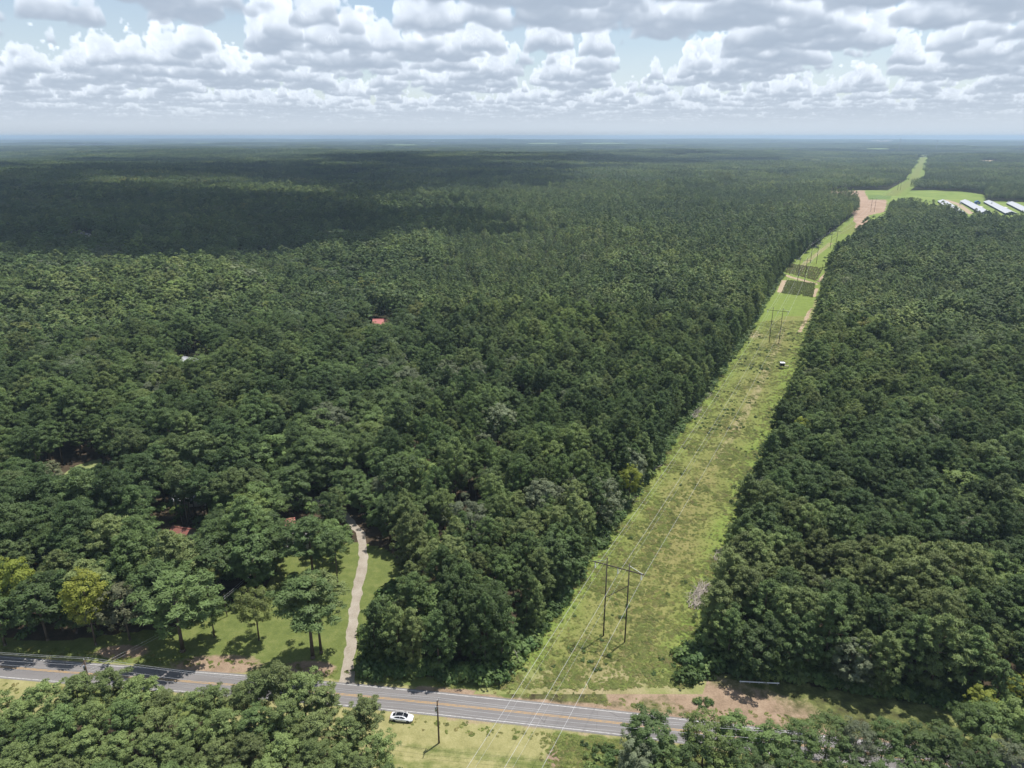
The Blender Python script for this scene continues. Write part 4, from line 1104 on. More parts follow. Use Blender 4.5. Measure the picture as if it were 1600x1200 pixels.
def wood(name, sel, near, mid, near_r):
    i = np.nonzero(sel & ~done)[0]
    d = dist[i]; nn = len(near)
    ne = nn - 3
    var = np.where(at_edge[i] & (d < 900), ne + rng.integers(0, 3, len(i)), np.where(d < near_r, rng.integers(0, ne, len(i)), nn + rng.integers(0, len(mid), len(i))))
    s = TS[i]; wv = TW[i]
    scl = np.stack([s * wv, s * wv, s], 1)
    return scatter(name, np.stack([TX[i], TY[i], TZ[i]], 1), var, scl, rng.uniform(0, 6.28, len(i)), near + mid)
wood('pine_forest', ~isb, NEARP, MIDP, 430)
wood('broadleaf_forest', isb, NEARB, MIDB, 430)

# far woods: groves of trees, each a block of many crowns
def far_points(r0, r1, size, half):
    xs = np.arange(-r1, r1, size); ys = np.arange(0, r1, size)
    X, Y = np.meshgrid(xs, ys); X = X.ravel() + rng.uniform(-.08, .08, X.size) * size; Y = Y.ravel() + rng.uniform(-.08, .08, Y.size) * size
    r = np.hypot(X, Y)
    k = (np.abs(np.arctan2(X, Y)) < R(half)) & (r < r1)
    return X[k], Y[k], r[k]
X, Y, r = far_points(0, 4300, 40, 42)
k = ~((np.abs(X) < 1600) & (Y < 1575)) & (Y > 300)
k &= ~((Y < 1575) & (X > -1465) & (X < 1610))
k &= ~in_poly(X, Y, FIELD_G) & ~(np.abs(X - rowx(Y)) < 42)
for q in FARCLEAR:
    cx_, cy_ = np.mean([p[0] for p in q]), np.mean([p[1] for p in q]); L0 = max(math.hypot(p[0] - cx_, p[1] - cy_) for p in q)
    k &= ~in_poly(X, Y, q) & ~in_poly(X * 1.0, Y + 60, q) & ~in_poly(X, Y + 130, q) & ~in_poly(X, Y + 200, q)
X, Y, r = X[k], Y[k], r[k]
mixn = fbm(X / 260.0, Y / 260.0, 3, 6)
var = np.clip((mixn - 0.30) / 0.11 + rng.normal(size=len(X)) * .35, 0, 3.99).astype(int)
sz = np.stack([np.ones(len(X)), np.ones(len(X)), rng.uniform(.85, 1.12, len(X)) * (0.82 + .36 * fbm(X / 120, Y / 120, 2, 1))], 1)
scatter('distant_forest', np.stack([X, Y, terrain(X, Y)], 1), var, sz, rng.integers(0, 4, len(X)) * math.pi / 2 + rng.uniform(-.2, .2, len(X)), GROVES)
X, Y, r = far_points(0, 21000, 112, 41)
k = (r > 4240) & ~((np.abs(X - rowx(Y)) < 85) & (Y < 5200))
for q in FARCLEAR:
    k &= ~in_poly(X, Y, q)
    for dd in (100, 220, 400, 700): k &= ~in_poly(X * (1 + dd / 9000), Y + dd, q)
X, Y, r = X[k], Y[k], r[k]
clump = fbm(X / 900.0, Y / 900.0, 3, 3)
k = clump < 0.70
X, Y, r, clump = X[k], Y[k], r[k], clump[k]
var = np.clip((fbm(X / 700.0, Y / 700.0, 3, 6) - .3) / .14, 0, 2.99).astype(int)
sz = np.stack([np.full(len(X), 1.04), np.full(len(X), 1.04), 0.7 + .55 * fbm(X / 300, Y / 300, 2, 1)], 1)
scatter('horizon_forest', np.stack([X, Y, terrain(X, Y)], 1), var, sz, rng.integers(0, 4, len(X)) * math.pi / 2, GROVES_FAR)

# ------------------------------------------------------------------ undergrowth, weeds, brush
def bush(name, seed, r, per, nb, length, width, mtl, flat=0.75, up=.5):
    g = np.random.default_rng(seed); C = []
    for i in range(nb):
        a = g.uniform(0, 6.28); q = r * math.sqrt(g.random()) * .8
        C.append((math.cos(a) * q, math.sin(a) * q, r * flat * g.uniform(.25, .75) * (1.1 - .5 * q / r), r * g.uniform(.3, .5), r * g.uniform(.28, .45)))
    return clumps_mesh(name, C, per, length, width, mtl, up, .6)
BUSH = [proto('bush', bush('bush', 500 + i, 1.0, 18, 9, .34, .24, M_SHRUB, (1.0, 1.4, .8)[i])) for i in range(3)]
WEED = [proto('weed', bush('weed', 510 + i, .8, 11, 6, .34, .18, M_WEED, .45, 1.5)) for i in range(4)]
# bushes along the wood's edges
ex = []; 
for y in np.arange(128, 620, 0.9):
    c = float(rowx(y))
    for side in (-1, 1):
        for q in range(3):
            off = (-20 - random.uniform(-1.5, 5)) if side < 0 else (22.5 + random.uniform(-1.5, 5))
            ex.append((c + off, y + random.uniform(-.5, .5), random.uniform(1.0, 3.2) if q else random.uniform(.6, 1.4)))
for x in np.arange(40, 135, 0.55):
    for q in range(3): ex.append((x, float(roady(x)) + float(bank_w(x)) + random.uniform(.6, 5.4), random.uniform(1.0, 3.4)))
for x in np.arange(-32, -4, 0.6):
    for q in range(2): ex.append((x, float(roady(x)) + 8.2 + random.uniform(-.6, 3), random.uniform(1.0, 2.8)))
for y in np.arange(128, 165, 0.5): ex.append((float(np.interp(y, [q[1] for q in DRIVE[:7]], [q[0] for q in DRIVE[:7]])) + 3.6 + random.uniform(0, 3.5) + (4 if y > 146 else 0), y, random.uniform(1.2, 3.4)))
for _ in range(500):
    x = random.uniform(-150, -40); y = random.uniform(130, 240); 
    if not in_poly(np.array([x]), np.array([y]), YARD)[0] and dist_line(np.array([x]), np.array([y]), DRIVE)[0] > 3.5: ex.append((x, y, random.uniform(1, 3)))
for _ in range(700):
    x = random.uniform(-160, 140); y = float(roady(x)) - random.uniform(9, 45)
    if x < -36 or x > 22: ex.append((x, y, random.uniform(1, 3)))
for _ in range(70):
    x = random.uniform(14, 30); ex.append((x, float(roady(x)) - random.uniform(6.5, 14), random.uniform(.5, 1.3)))
for _ in range(14): ex.append((-31.5 + random.uniform(-2, 2), 101.5 + random.uniform(-2, 2), random.uniform(.5, 1.1)))
for _ in range(12): ex.append((41 + random.uniform(-2, 2), 121.0 + random.uniform(-1, 1.2), random.uniform(.5, 1.0)))
for _ in range(800):                                   # dark scrub patches in the cut
    y = random.uniform(130, 440); x = float(rowx(y)) + random.uniform(-19, 20)
    if vnoise(np.array([x / 7.0]), np.array([y / 9.0]), 2)[0] > 0.62: ex.append((x, y, random.uniform(.35, .9)))
ex = np.array(ex)
kk = np.abs(ex[:, 1] - roady(ex[:, 0])) > 5.5
ex = ex[kk]
scatter('undergrowth', np.stack([ex[:, 0], ex[:, 1], np.zeros(len(ex))], 1), rng.integers(0, 3, len(ex)), np.repeat(ex[:, 2:3], 3, 1) * np.array([[1, 1, .95]]), rng.uniform(0, 6.28, len(ex)), BUSH)
wx = []; 
for _ in range(17000):
    y = 126 + 330 * random.random() ** 1.35; off = random.uniform(-21, 23); x = float(rowx(y)) + off
    wx.append((x, y))
wx = np.array(wx); v1 = fbm(wx[:, 0] / 5, wx[:, 1] / 5, 3, 1)
kk = (v1 > .20) & ((wx[:, 1] - roady(wx[:, 0])) > 6.5)
wx = wx[kk]; v1 = v1[kk]
w2 = []
for _ in range(3200):
    x = random.uniform(4, 60); y = float(roady(x)) - random.uniform(4.8, 16)
    if x > 9 + random.uniform(-4, 4): w2.append((x, y))
for _ in range(900):
    x = random.uniform(-160, 130); w2.append((x, float(roady(x)) + random.choice((1, -1)) * random.uniform(4.6, 7.5)))
w2 = np.array(w2); wx = np.concatenate([wx, w2]); v1 = np.concatenate([v1, np.full(len(w2), .45)])
s_ = (0.30 + np.maximum(v1 - .30, 0) * 1.5) * rng.uniform(.5, 1.4, len(wx))
scatter('weeds', np.stack([wx[:, 0], wx[:, 1], np.zeros(len(wx))], 1), rng.integers(0, 4, len(wx)), np.stack([s_ * 1.25, s_ * 1.25, s_ * .6], 1), rng.uniform(0, 6.28, len(wx)), WEED)

# crop rows in the food plots
M_CORN = leaf_mat('corn_leaves', [(0.0, (0.13, 0.175, 0.05)), (1.0, (0.18, 0.20, 0.07))], .4)
M_SORG = leaf_mat('dry_crop', [(0.0, (0.19, 0.19, 0.08)), (1.0, (0.24, 0.20, 0.12))], .4)
CORN = [proto('corn', bush('corn', 530 + i, 1.0, 10, 5, .9, .3, M_CORN if i < 2 else M_SORG, 1.1)) for i in range(4)]
cp = []; cv = []
for q, rows, n, vs in ((PLOTS[0], 15, 95, (0, 1)), (PLOTS[1], 15, 130, (0, 1, 2, 3))):
    A, B_, C_, D_ = (np.array(p) for p in q)
    for i in range(rows):
        u = (i + .5) / rows
        a = A * (1 - u) + B_ * u; d = D_ * (1 - u) + C_ * u
        for j in range(n):
            v = (j + random.random()) / n
            if random.random() < (.34 if vs != (0, 1) else .12) or vnoise(np.array([i * .35 + j * .02]), np.array([j * .07]), 3)[0] > .86: continue
            p = a * (1 - v) + d * v; cp.append((p[0] + random.gauss(0, .45), p[1] + random.gauss(0, .45), 0.0)); cv.append(random.choice(vs))
cp = np.array(cp)
scatter('crop_rows', cp, cv, np.repeat(rng.uniform(.4, .8, (len(cp), 1)), 3, 1), rng.uniform(0, 6.28, len(cp)), CORN)

# brush piles: grey dead branches along the cut
M_DEAD = mat('dead_wood', None, .95, .1, builder=worn((0.40, 0.36, 0.31), .6, 2.0, (.2, .17, .14)))
br = MB()
def pile(cx, cy, L, W, ang, n):
    for _ in range(n):
        a = random.gauss(ang, .5); l = random.uniform(1.2, 4.0)
        u = random.uniform(-L / 2, L / 2); w = random.gauss(0, W / 3)
        x = cx + u * math.cos(ang) - w * math.sin(ang); y = cy + u * math.sin(ang) + w * math.cos(ang); z = random.uniform(.1, .9)
        br.tube([(x, y, z), (x + l * .5 * math.cos(a), y + l * .5 * math.sin(a), z + random.uniform(-.1, .5)), (x + l * math.cos(a), y + l * math.sin(a), max(.05, z + random.uniform(-.5, .6)))], random.uniform(.05, .11), .03, 5, False)
ra = math.atan2(260, 129.5)
for px, py, L, W, n in ((1092, 935, 11, 2.6, 170), (1125, 872, 6, 2.0, 60), (1020, 728, 12, 3.0, 150), (985, 778, 8, 2.4, 90), (1085, 648, 12, 3, 110), (1180, 852, 5, 2, 40), (1160, 515, 10, 2.5, 60), (1105, 620, 6, 2, 40)):
    x, y = unproj(px, py); pile(x, y, L, W, ra, n)
tag(br.build('brush_debris', M_DEAD), kind='stuff')
def snag(px, py, h, lean, lab):
    x, y = unproj(px, py); r = empty('dead_tree', (x, y, 0)); tag(r, lab, 'dead tree')
    MB().tube([(0, 0, -.2), (lean * .4, .2, h * .5), (lean, .1, h)], .16, .05, 6).build('trunk', M_DEAD, r, True)
    for k in range(4):
        z = h * (.5 + .12 * k); a = k * 1.9
        MB().tube([(lean * z / h, .1, z), (lean * z / h + math.cos(a) * 1.3, .1 + math.sin(a) * 1.3, z + .8)], .06, .02, 5).build('branch', M_DEAD, r)
snag(812, 1038, 6.0, -2.2, 'leaning bare grey dead tree at the wood edge in the front of the cut')

# ------------------------------------------------------------------ poles, towers, wires
M_POLE = mat('pole_wood', None, .9, .1, builder=worn((0.13, 0.095, 0.07), .6, 2.0, (.07, .05, .04), (4, 4, .4)))
M_POLEG = mat('pole_wood_dark', None, .9, .1, builder=worn((0.085, 0.07, 0.058), .5, 2.0, (.05, .04, .035), (4, 4, .4)))
M_WIRE = mat('wire_aluminium', (0.50, 0.50, 0.50), .45, .5, metal=0.0)
M_CERAM = mat('porcelain', (0.72, 0.73, 0.74), .3, .5)
M_STEEL = mat('grey_steel', (0.36, 0.38, 0.4), .45, .5, metal=.5)
def catenary(a, c, sag, n=24):
    a, c = Vector(a), Vector(c)
    return [a.lerp(c, i / n) - Vector((0, 0, sag * 4 * (i / n) * (1 - i / n))) for i in range(n + 1)]
def wire(a, c, sag, r, label, group, n=24, name='overhead_wire'):
    o = MB().tube(catenary(a, c, sag, n), r, r, 5).build(name, M_WIRE); tag(o, label, 'wire', group); return o
def utility_pole(loc, h, ang, label, lamp=True):
    r = empty('utility_pole', loc, ang); tag(r, label, 'utility pole', 'wooden poles along the road')
    MB().tube([(0, 0, -.5), (0, 0, h * .5), (0, 0, h)], .19, .13, 10).build('pole', M_POLE, r, True)
    MB().box(-.06, .06, -1.25, 1.25, h - .75, h - .62).build('crossarm', M_POLE, r)
    for y in (-1.15, 1.15):
        MB().tube([(0.0, y, h - .62), (0.0, y, h - .5), (0, y, h - .38)], .09, .06, 8).build('insulator', M_CERAM, r)
    MB().tube([(0, 0, h), (0, 0, h + .28)], .09, .07, 8).build('insulator', M_CERAM, r)
    MB().tube([(.32, 0, h - 2.6), (.32, 0, h - 1.55)], .23, .23, 12).build('transformer', M_STEEL, r, True)
    br_ = MB().box(.1, .32, -.05, .05, h - 2.2, h - 2.1); br_.build('bracket', M_STEEL, r)
    for y in (-.25, .28): MB().tube([(.16, y, h - 2.95), (.16, y, h - 2.65)], .1, .08, 8).build('insulator', M_CERAM, r)
    return r
POLEH = 10.7
p1 = Vector((*unproj(686, 1161), 0))
p2 = Vector((*unproj(131, 1031, POLEH), 0))
d_ = (p2 - p1); p3 = p1 - d_ * 0.9; p3.y = float(roady(p3.x)) - 8.6; p0 = p2 + d_ * .95; p0.y = float(roady(p0.x)) - 8.0
pa = math.atan2(d_.y, d_.x)
POLES = [p3, p1, p2, p0]
utility_pole(p1, POLEH, pa, 'brown wooden utility pole on the mown grass right of the white car')
utility_pole(p2, POLEH, pa, 'wooden utility pole rising behind the roadside pines at left')
utility_pole(p3, POLEH, pa, 'wooden utility pole hidden among the broadleaf trees at bottom right')
side = Vector((-math.sin(pa), math.cos(pa), 0))
LN = [(1.15, POLEH - .38, 'far outer'), (0, POLEH + .28, 'top'), (-1.15, POLEH - .38, 'near outer'), (-.16, POLEH - 2.75, 'lower'), (-.16, POLEH - 3.9, 'lowest')]
spans = [(p3, p1, 'right of the brown utility pole'), (p1, p2, 'between the two roadside utility poles'), (p2, p0, 'left of the left roadside utility pole')]
for a, c, w_ in spans:
    for off, z, nm in LN:
        wire(a + side * off + Vector((0, 0, z)), c + side * off + Vector((0, 0, z)), 0.75, .022, f'{nm} roadside wire strung {w_}', 'wires along the road')
hx, hy = bld(452, 846, 2.5)
for q, nm in ((0, 'upper'), (.7, 'lower')):
    wire(p2 + Vector((0, 0, POLEH - 2.9 - q)), Vector((*unproj(350, 932, 6), 6 - q)), .5, .018, f'{nm} service wire running from the left roadside pole to the yard', 'service wires', 16)
    wire(Vector((*unproj(350, 932, 6), 6 - q)), Vector((hx, hy, 4.2 - q * .5)), .5, .018, f'{nm} service wire crossing the shaded lawn to the cream cottage', 'service wires', 16)
yard_pole = empty('yard_pole', (*unproj(350, 932, 6), 0)); tag(yard_pole, 'short wooden service pole in the yard carrying two wires', 'utility pole')
MB().tube([(0, 0, -.4), (0, 0, 6.6)], .13, .1, 8).build('pole', M_POLE, yard_pole)
for z in (6.0, 5.3): MB().tube([(-.05, -.2, z), (.05, .2, z)], .07, .07, 6).build('insulator', M_CERAM, yard_pole)
MB().tube([(.16, 0, 5.7), (.16, 0, 6.2)], .11, .11, 8).build('lamp_bracket', M_STEEL, yard_pole)

TOW = [((24.7, 142), 22.0), ((154, 402), 21.5), ((243, 592), 19.5), ((289, 681), 20.0), ((350, 780), 20.0), ((581, 1172), 22.0), ((868, 1647), 22.0)]
TLAB = ['near H-frame wooden power tower standing in the front of the cut', 'H-frame power tower on the rise in the middle of the cut', 'H-frame power tower behind the small corn plot', 'H-frame power tower at the far end of the striped crop plot', 'slender H-frame power tower near the far bend of the cut', 'H-frame power tower in the ploughed field', 'tiny H-frame power tower beyond the green meadow']
tdir = []
for i in range(len(TOW)):
    a = TOW[max(0, i - 1)][0]; c = TOW[min(len(TOW) - 1, i + 1)][0]; tdir.append(math.atan2(c[1] - a[1], c[0] - a[0]))
ATT = []
for ((x, y), h), lab, td in zip(TOW, TLAB, tdir):
    r = empty('power_tower', (x, y, 0), td); tag(r, lab, 'power tower', 'H-frame towers in the power line cut')
    thick = 1.0 if y < 450 else 1.25
    for s in (-1, 1): MB().tube([(0, s * 2.7, -.5), (0, s * 2.7, h)], .19 * thick, .13 * thick, 8).build('pole', M_POLEG, r, True)
    MB().box(-.09, .09, -6.3, 6.3, h - 2.0, h - 1.8).build('crossarm', M_POLEG, r)
    MB().tube([(.2, -2.7, h * .72), (.2, 2.7, h * .5)], .075, .075, 6).build('brace', M_POLEG, r)
    for s in (-1, 1): MB().tube([(-.16, s * 6.0, h - 1.75), (-.16, s * 2.8, h - .5)], .05, .05, 5).build('arm_stay', M_STEEL, r)
    for s in (-1, 0, 1):
        m = MB()
        for k in range(7): m.tube([(0, s * 5.6, h - 2.1 - k * .22), (0, s * 5.6, h - 2.25 - k * .22)], .13, .09, 8)
        m.build('insulator', M_CERAM, r)
    sv = Vector((-math.sin(td), math.cos(td), 0)); bse = Vector((x, y, 0))
    ATT.append([bse + sv * (s * 5.6) + Vector((0, 0, h - 3.7)) for s in (-1, 0, 1)] + [bse + sv * (s * 2.7) + Vector((0, 0, h)) for s in (-1, 1)])
dv = Vector((-.446, -.895, 0))
ATT.insert(0, [p + dv * 285 + Vector((0, 0, 1.0)) for p in ATT[0]])
wn = ['right-side', 'middle', 'left-side', 'right shield', 'left shield']
sn = ['crossing the road below the near power tower', 'from the near tower to the tower on the rise', 'from the tower on the rise to the corn plot', 'over the striped crop plot', 'towards the far bend', 'from the bend to the ploughed field', 'over the far green meadow']
for i in range(len(ATT) - 1):
    for j in range(5):
        L = (ATT[i][j] - ATT[i + 1][j]).length
        rr = (.026 if j < 3 else .011) * (1.0 if i < 2 else 1.3)
        wire(ATT[i][j], ATT[i + 1][j], 3.4 * (L / 290) ** 2 if L < 300 else 5.5, rr, f'{wn[j]} transmission wire {sn[i]}', 'wires of the power line cut', 40)

# horizon masts
for px, hh in ((1407, 112), (1465, 96), (970, 88)):
    x, y = unproj(px, 219.5); k_ = 6800 / math.hypot(x, y); x *= k_; y *= k_
    z = float(terrain(np.array([x]), np.array([y]))[0])
    r = empty('radio_mast', (x, y, z)); tag(r, {1407: 'tall thin radio mast on the horizon above the far cut', 1465: 'shorter thin radio mast on the horizon right of the tall mast', 970: 'small radio mast on the horizon right of centre'}[px], 'mast', 'masts on the horizon')
    hh = min(hh, 124 - z)
    MB().tube([(0, 0, 0), (0, 0, hh)], 1.6, .7, 6).build('mast', M_STEEL, r)
    MB().box(-1.8, 1.8, -1.8, 1.8, hh * .86, hh * .93).build('antenna', M_STEEL, r)

# ------------------------------------------------------------------ white car on the verge
M_CARW = mat('white_car_paint', (0.80, 0.81, 0.82), .18, .5)
M_CARG = mat('tinted_glass', (0.012, 0.014, 0.02), .04, .7)
M_TYRE = mat('tyre_rubber', (0.018, 0.018, 0.019), .85, .2)
M_RIM = mat('dark_alloy', (0.06, 0.06, 0.065), .35, .5, metal=.8)
M_TRIM = mat('black_trim', (0.015, 0.015, 0.017), .5, .3)
M_LAMP = mat('headlight_glass', (0.55, 0.58, 0.62), .08, .6)
M_TAIL = mat('taillight_red', (0.35, 0.01, 0.012), .15, .6)
def build_car():
    x, y = unproj(628, 1124)
    r = empty('parked_car', (x, y, 0.0), math.atan(-.125)); tag(r, 'white sedan with black glass roof parked on the grass verge', 'car')
    # body: cross sections along x (length 4.85); x, half width low, half width belt, z sill, z belt, z hood centre
    prof = [(-2.42, .62, .66, .42, .70, .74), (-2.34, .82, .80, .30, .88, .93), (-2.0, .90, .88, .25, 1.0, 1.06), (-1.45, .93, .91, .22, .98, 1.08), (-.7, .94, .92, .2, .95, 1.06), (.2, .94, .92, .2, .92, 1.02),
            (.95, .94, .91, .2, .90, .98), (1.45, .93, .89, .22, .84, .92), (1.95, .90, .84, .25, .74, .81), (2.28, .80, .72, .3, .62, .67), (2.42, .60, .56, .38, .54, .57)]
    V = []; F = []
    for (px, wl, wb, zs, zb, zc) in prof:
        V += [(px, -wl * .86, zs), (px, -wl, zs + .16), (px, -wl * 1.005, (zs + zb) / 2 + .04), (px, -wb * .97, zb), (px, -wb * .55, zc - .015), (px, 0, zc), (px, wb * .55, zc - .015), (px, wb * .97, zb), (px, wl * 1.005, (zs + zb) / 2 + .04), (px, wl, zs + .16), (px, wl * .86, zs)]
    n = 11
    for i in range(len(prof) - 1):
        for j in range(n - 1): F.append((i * n + j, i * n + j + 1, (i + 1) * n + j + 1, (i + 1) * n + j))
        F.append((i * n + n - 1, i * n, (i + 1) * n, (i + 1) * n + n - 1))
    F += [tuple(range(n)), tuple((len(prof) - 1) * n + j for j in range(n))[::-1]]
    o = link(bpy.data.objects.new('body', mesh_np('body', V, F, M_CARW, True)), r)
    # cabin shell: white rails
    cab = [(-1.95, .66, .98, .50, 1.04), (-1.25, .80, .98, .60, 1.30), (-.45, .83, .96, .63, 1.44), (.25, .83, .94, .62, 1.43), (.75, .81, .93, .60, 1.28), (1.35, .74, .90, .58, .95)]
    V = []; F = []
    for px, wl, zl, wt, zt in cab:
        V += [(px, -wl, zl - .04), (px, -wt, zt), (px, 0, zt + .03), (px, wt, zt), (px, wl, zl - .04)]
    for i in range(len(cab) - 1):
        for j in range(4): F.append((i * 5 + j, i * 5 + j + 1, (i + 1) * 5 + j + 1, (i + 1) * 5 + j))
    F += [(0, 1, 2, 3, 4), (25, 29, 28, 27, 26)]
    link(bpy.data.objects.new('cabin', mesh_np('cabin', V, F, M_CARW, True)), r)
    def strip(name, rows, m):
        V = []; F = []
        for a in rows: V += a
        k = len(rows[0])
        for i in range(len(rows) - 1):
            for j in range(k - 1): F.append((i * k + j, i * k + j + 1, (i + 1) * k + j + 1, (i + 1) * k + j))
        return link(bpy.data.objects.new(name, mesh_np(name, V, F, m, True)), r)
    e = .022
    def top(px, fr=.86):
        xs = [c[0] for c in cab]; wt = np.interp(px, xs, [c[3] for c in cab]); zt = np.interp(px, xs, [c[4] for c in cab])
        return [(px, -wt * fr, zt + e + .004), (px, 0, zt + .03 + e), (px, wt * fr, zt + e + .004)]
    strip('windscreen', [top(.40), top(.75), top(1.0), top(1.32)], M_CARG)
    strip('glass_roof', [top(-1.18), top(-.8), top(-.45), top(0), top(.36)], M_CARG)
    strip('rear_window', [top(-1.9), top(-1.6), top(-1.23)], M_CARG)
    for s in (-1, 1):
        def sd(px, a, c):
            xs = [q[0] for q in cab]; wl = np.interp(px, xs, [q[1] for q in cab]); zl = np.interp(px, xs, [q[2] for q in cab]); wt = np.interp(px, xs, [q[3] for q in cab]); zt = np.interp(px, xs, [q[4] for q in cab])
            return [(px, s * (wl + (wt - wl) * f + e), zl + (zt - zl) * f) for f in (a, c)]
        strip('side_window', [sd(-1.55, .30, .34), sd(-1.2, .14, .74), sd(-.5, .12, .86), sd(-.25, .12, .86)], M_CARG)
        strip('side_window', [sd(-.18, .12, .86), sd(.3, .12, .84), sd(.7, .12, .66), sd(1.0, .12, .2)], M_CARG)
        MB().box(-.95, -.7, s * .945 - .012, s * .945 + .012, .80, .83).build('door_handle', M_TRIM, r)
        MB().box(.1, .35, s * .945 - .012, s * .945 + .012, .78, .81).build('door_handle', M_TRIM, r)
        MB().box(.82, 1.0, s * .98 - .1, s * .98 + .1, .93, 1.05).build('mirror', M_CARW, r, bevel=.03)
        MB().add([(2.05, s * .86, .66), (2.33, s * .70, .58), (2.36, s * .46, .60), (2.1, s * .6, .74), (2.05, s * .88, .72), (2.34, s * .71, .64), (2.37, s * .46, .65), (2.1, s * .62, .80)],
                 [(0, 1, 2, 3), (4, 5, 6, 7), (0, 1, 5, 4), (1, 2, 6, 5), (2, 3, 7, 6), (3, 0, 4, 7)]).build('headlight', M_LAMP, r)
        MB().box(-2.40, -2.28, s * .62 - .2, s * .62 + .2, .80, .88).build('taillight', M_TAIL, r)
        MB().box(-1.0, 1.0, s * .93 - .02, s * .93 + .025, .2, .3).build('sill_trim', M_TRIM, r)
    MB().box(2.36, 2.44, -.5, .5, .36, .5).build('lower_grille', M_TRIM, r)
    MB().box(-2.45, -2.36, -.26, .26, .5, .62).build('number_plate', M_CERAM, r)
    for wx_ in (-1.45, 1.47):
        for s in (-1, 1):
            t = MB().tube([(wx_, s * .74, .345), (wx_, s * .955, .345)], .345, .345, 20).build('wheel', M_TYRE, r, False)
            MB().tube([(wx_, s * .95, .345), (wx_, s * .965, .345)], .23, .22, 12).build('rim', M_RIM, t)
    return r
build_car()

# ------------------------------------------------------------------ hunting blind in the cut, guard rail by the woods
x, y = unproj(1221.5, 575.5)
r = empty('hunting_blind', (x, y, 0), R(-6)); tag(r, 'small raised hunting blind with white roof at the right side of the cut', 'hunting blind')
M_BLIND = mat('dark_plywood', None, .9, .1, builder=worn((0.06, 0.06, 0.065), .5, 2, (.1, .09, .08)))
M_WROOF = mat('white_roof', (0.75, 0.77, 0.8), .5, .3)
MB().box(-1.0, 1.0, -1.0, 1.0, 1.5, 3.1).build('cabin', M_BLIND, r)
MB().box(-1.2, 1.2, -1.3, 1.2, 3.1, 3.24).build('roof', M_WROOF, r)
MB().box(-.7, .7, -1.05, -1.002, 2.3, 2.8).build('window', M_TRIM, r)
for sx in (-.9, .9):
    for sy_ in (-.9, .9): MB().box(sx - .07, sx + .07, sy_ - .07, sy_ + .07, -.2, 1.5).build('leg', M_DEAD, r)
MB().box(1.0, 3.4, -.45, .45, 1.4, 1.5).build('landing', M_DEAD, r)
for sx in (3.2,):
    for sy_ in (-.4, .4): MB().box(sx - .06, sx + .06, sy_ - .06, sy_ + .06, -.2, 1.4).build('leg', M_DEAD, r)
a = Vector((*unproj(1155, 1068.0), 0)); c = Vector((*unproj(1217, 1071.0), 0))
r = empty('guard_rail', a, math.atan2(c.y - a.y, c.x - a.x)); L = (c - a).length
tag(r, 'pale metal guard rail at the shaded foot of the woods right of the cut', 'guard rail')
beam = MB(); beam.add([(0, -.02, .45), (L, -.02, .45), (L, -.1, .53), (0, -.1, .53), (L, -.03, .6), (0, -.03, .6), (L, -.1, .68), (0, -.1, .68), (L, -.02, .76), (0, -.02, .76)],
                      [(0, 1, 2, 3), (3, 2, 4, 5), (5, 4, 6, 7), (7, 6, 8, 9)])
beam.build('beam', mat('zinc_beam', (0.8, 0.8, 0.8), .5, .4), r).modifiers.new('thick', 'SOLIDIFY').thickness = .03
for k in range(5): MB().box(.3 + k * (L - .6) / 4 - .07, .3 + k * (L - .6) / 4 + .07, .05, .2, -.3, .75).build('post', M_DEAD, r)

# ------------------------------------------------------------------ cumulus that shade the far woods (real bodies above the air layer)
def cloud_body(name, blobs, seed):
    g = np.random.default_rng(seed); V = []; F = []; o = 0
    import bmesh
    bm = bmesh.new(); bmesh.ops.create_icosphere(bm, subdivisions=3, radius=1.0)
    bv = np.array([v.co for v in bm.verts]); bf = np.array([[v.index for v in f.verts] for f in bm.faces]); bm.free()
    for (x, y, z, rx, ry, rz) in blobs:
        d = 1 + .5 * (fbm(bv[:, 0] * 2.2 + x * .01 + 9, bv[:, 1] * 2.2 + bv[:, 2] * 1.3 + y * .01 + 30, 3, seed % 8) - .5)
        p = bv * d[:, None] * np.array([rx, ry, rz]); p[:, 2] = np.where(p[:, 2] < 0, p[:, 2] * .25, p[:, 2])
        V.append(p + np.array([x, y, z])); F.append(bf + o); o += len(bv)
    return np.concatenate(V), np.concatenate(F)
M_CLOUD = mat('cloud_body', (0.9, 0.9, 0.9), 1.0, 0.0)
_t = M_CLOUD.node_tree; _p = _t.nodes['Principled BSDF']; _x = _t.nodes.new('ShaderNodeBsdfTransparent'); _m = _t.nodes.new('ShaderNodeMixShader'); _m.inputs[0].default_value = 0.42
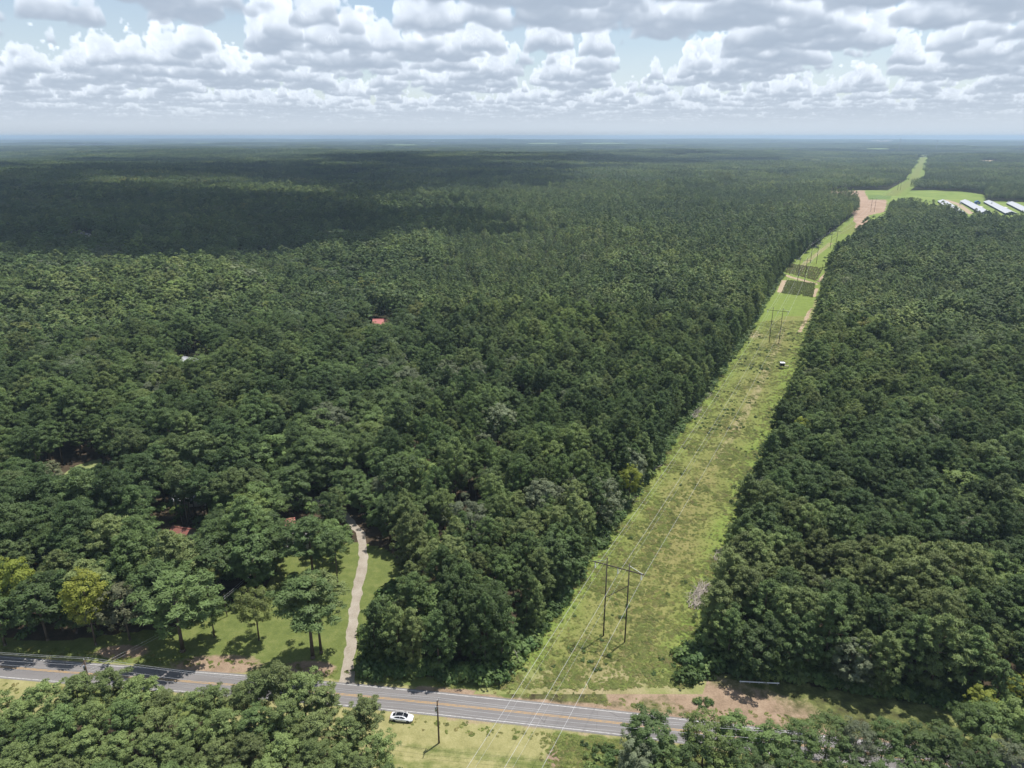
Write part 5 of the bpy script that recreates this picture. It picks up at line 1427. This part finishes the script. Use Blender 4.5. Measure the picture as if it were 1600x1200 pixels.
_t.links.new(_p.outputs[0], _m.inputs[1]); _t.links.new(_x.outputs[0], _m.inputs[2]); _t.links.new(_m.outputs[0], _t.nodes['Material Output'].inputs[0])
SHADE = [  # ground ellipse centre x, y, half sizes
    (-600, 720, 330, 110), (-330, 720, 200, 80), (-480, 830, 330, 130), (-200, 900, 210, 110), (-330, 1020, 260, 130), (-760, 830, 320, 140), (-1050, 1000, 620, 330), (-900, 1500, 800, 330), (-560, 1150, 420, 190), (-1000, 2300, 1150, 560), (-250, 1850, 420, 300), (-230, 2750, 600, 420), (-1350, 3300, 900, 360),
    (420, 3300, 560, 420), (100, 4100, 900, 400), (900, 3700, 420, 300), (2800, 5600, 900, 450)]
cb_ = []; off = 1.0 / math.tan(R(SUN_EL))
for i, (x, y, a, c_) in enumerate(SHADE):
    zc = 900.0 if y < 2600 else 1250.0
    g = np.random.default_rng(900 + i)
    for k in range(14):
        u = g.uniform(-.85, .85); w_ = g.uniform(-.85, .85)
        cb_.append((x + u * a + math.sin(R(SUN_AZ)) * off * zc, y + w_ * c_ + math.cos(R(SUN_AZ)) * off * zc, zc, a * g.uniform(.2, .42), c_ * g.uniform(.24, .48), min(a, c_) * g.uniform(.45, .8)))
Vc, Fc = cloud_body('clouds', cb_, 5)
co_ = link(bpy.data.objects.new('clouds', mesh_np('clouds', Vc, Fc, M_CLOUD, True))); tag(co_, kind='stuff')

# ------------------------------------------------------------------ haze
hm = bpy.data.materials.new('haze_air'); hm.use_nodes = True; t = hm.node_tree; t.nodes.clear(); nb = NB(t)
pv = nb.n('ShaderNodeVolumePrincipled'); pv.inputs['Color'].default_value = (0.60, 0.80, 1.0, 1); pv.inputs['Density'].default_value = 9.0e-5; pv.inputs['Anisotropy'].default_value = 0.1
ho = nb.n('ShaderNodeOutputMaterial'); t.links.new(pv.outputs[0], ho.inputs['Volume'])
hz = MB().box(-36000, 36000, -36000, 36000, -36, 135).build('haze', hm); tag(hz, kind='stuff')
print('objects', len(S.objects))
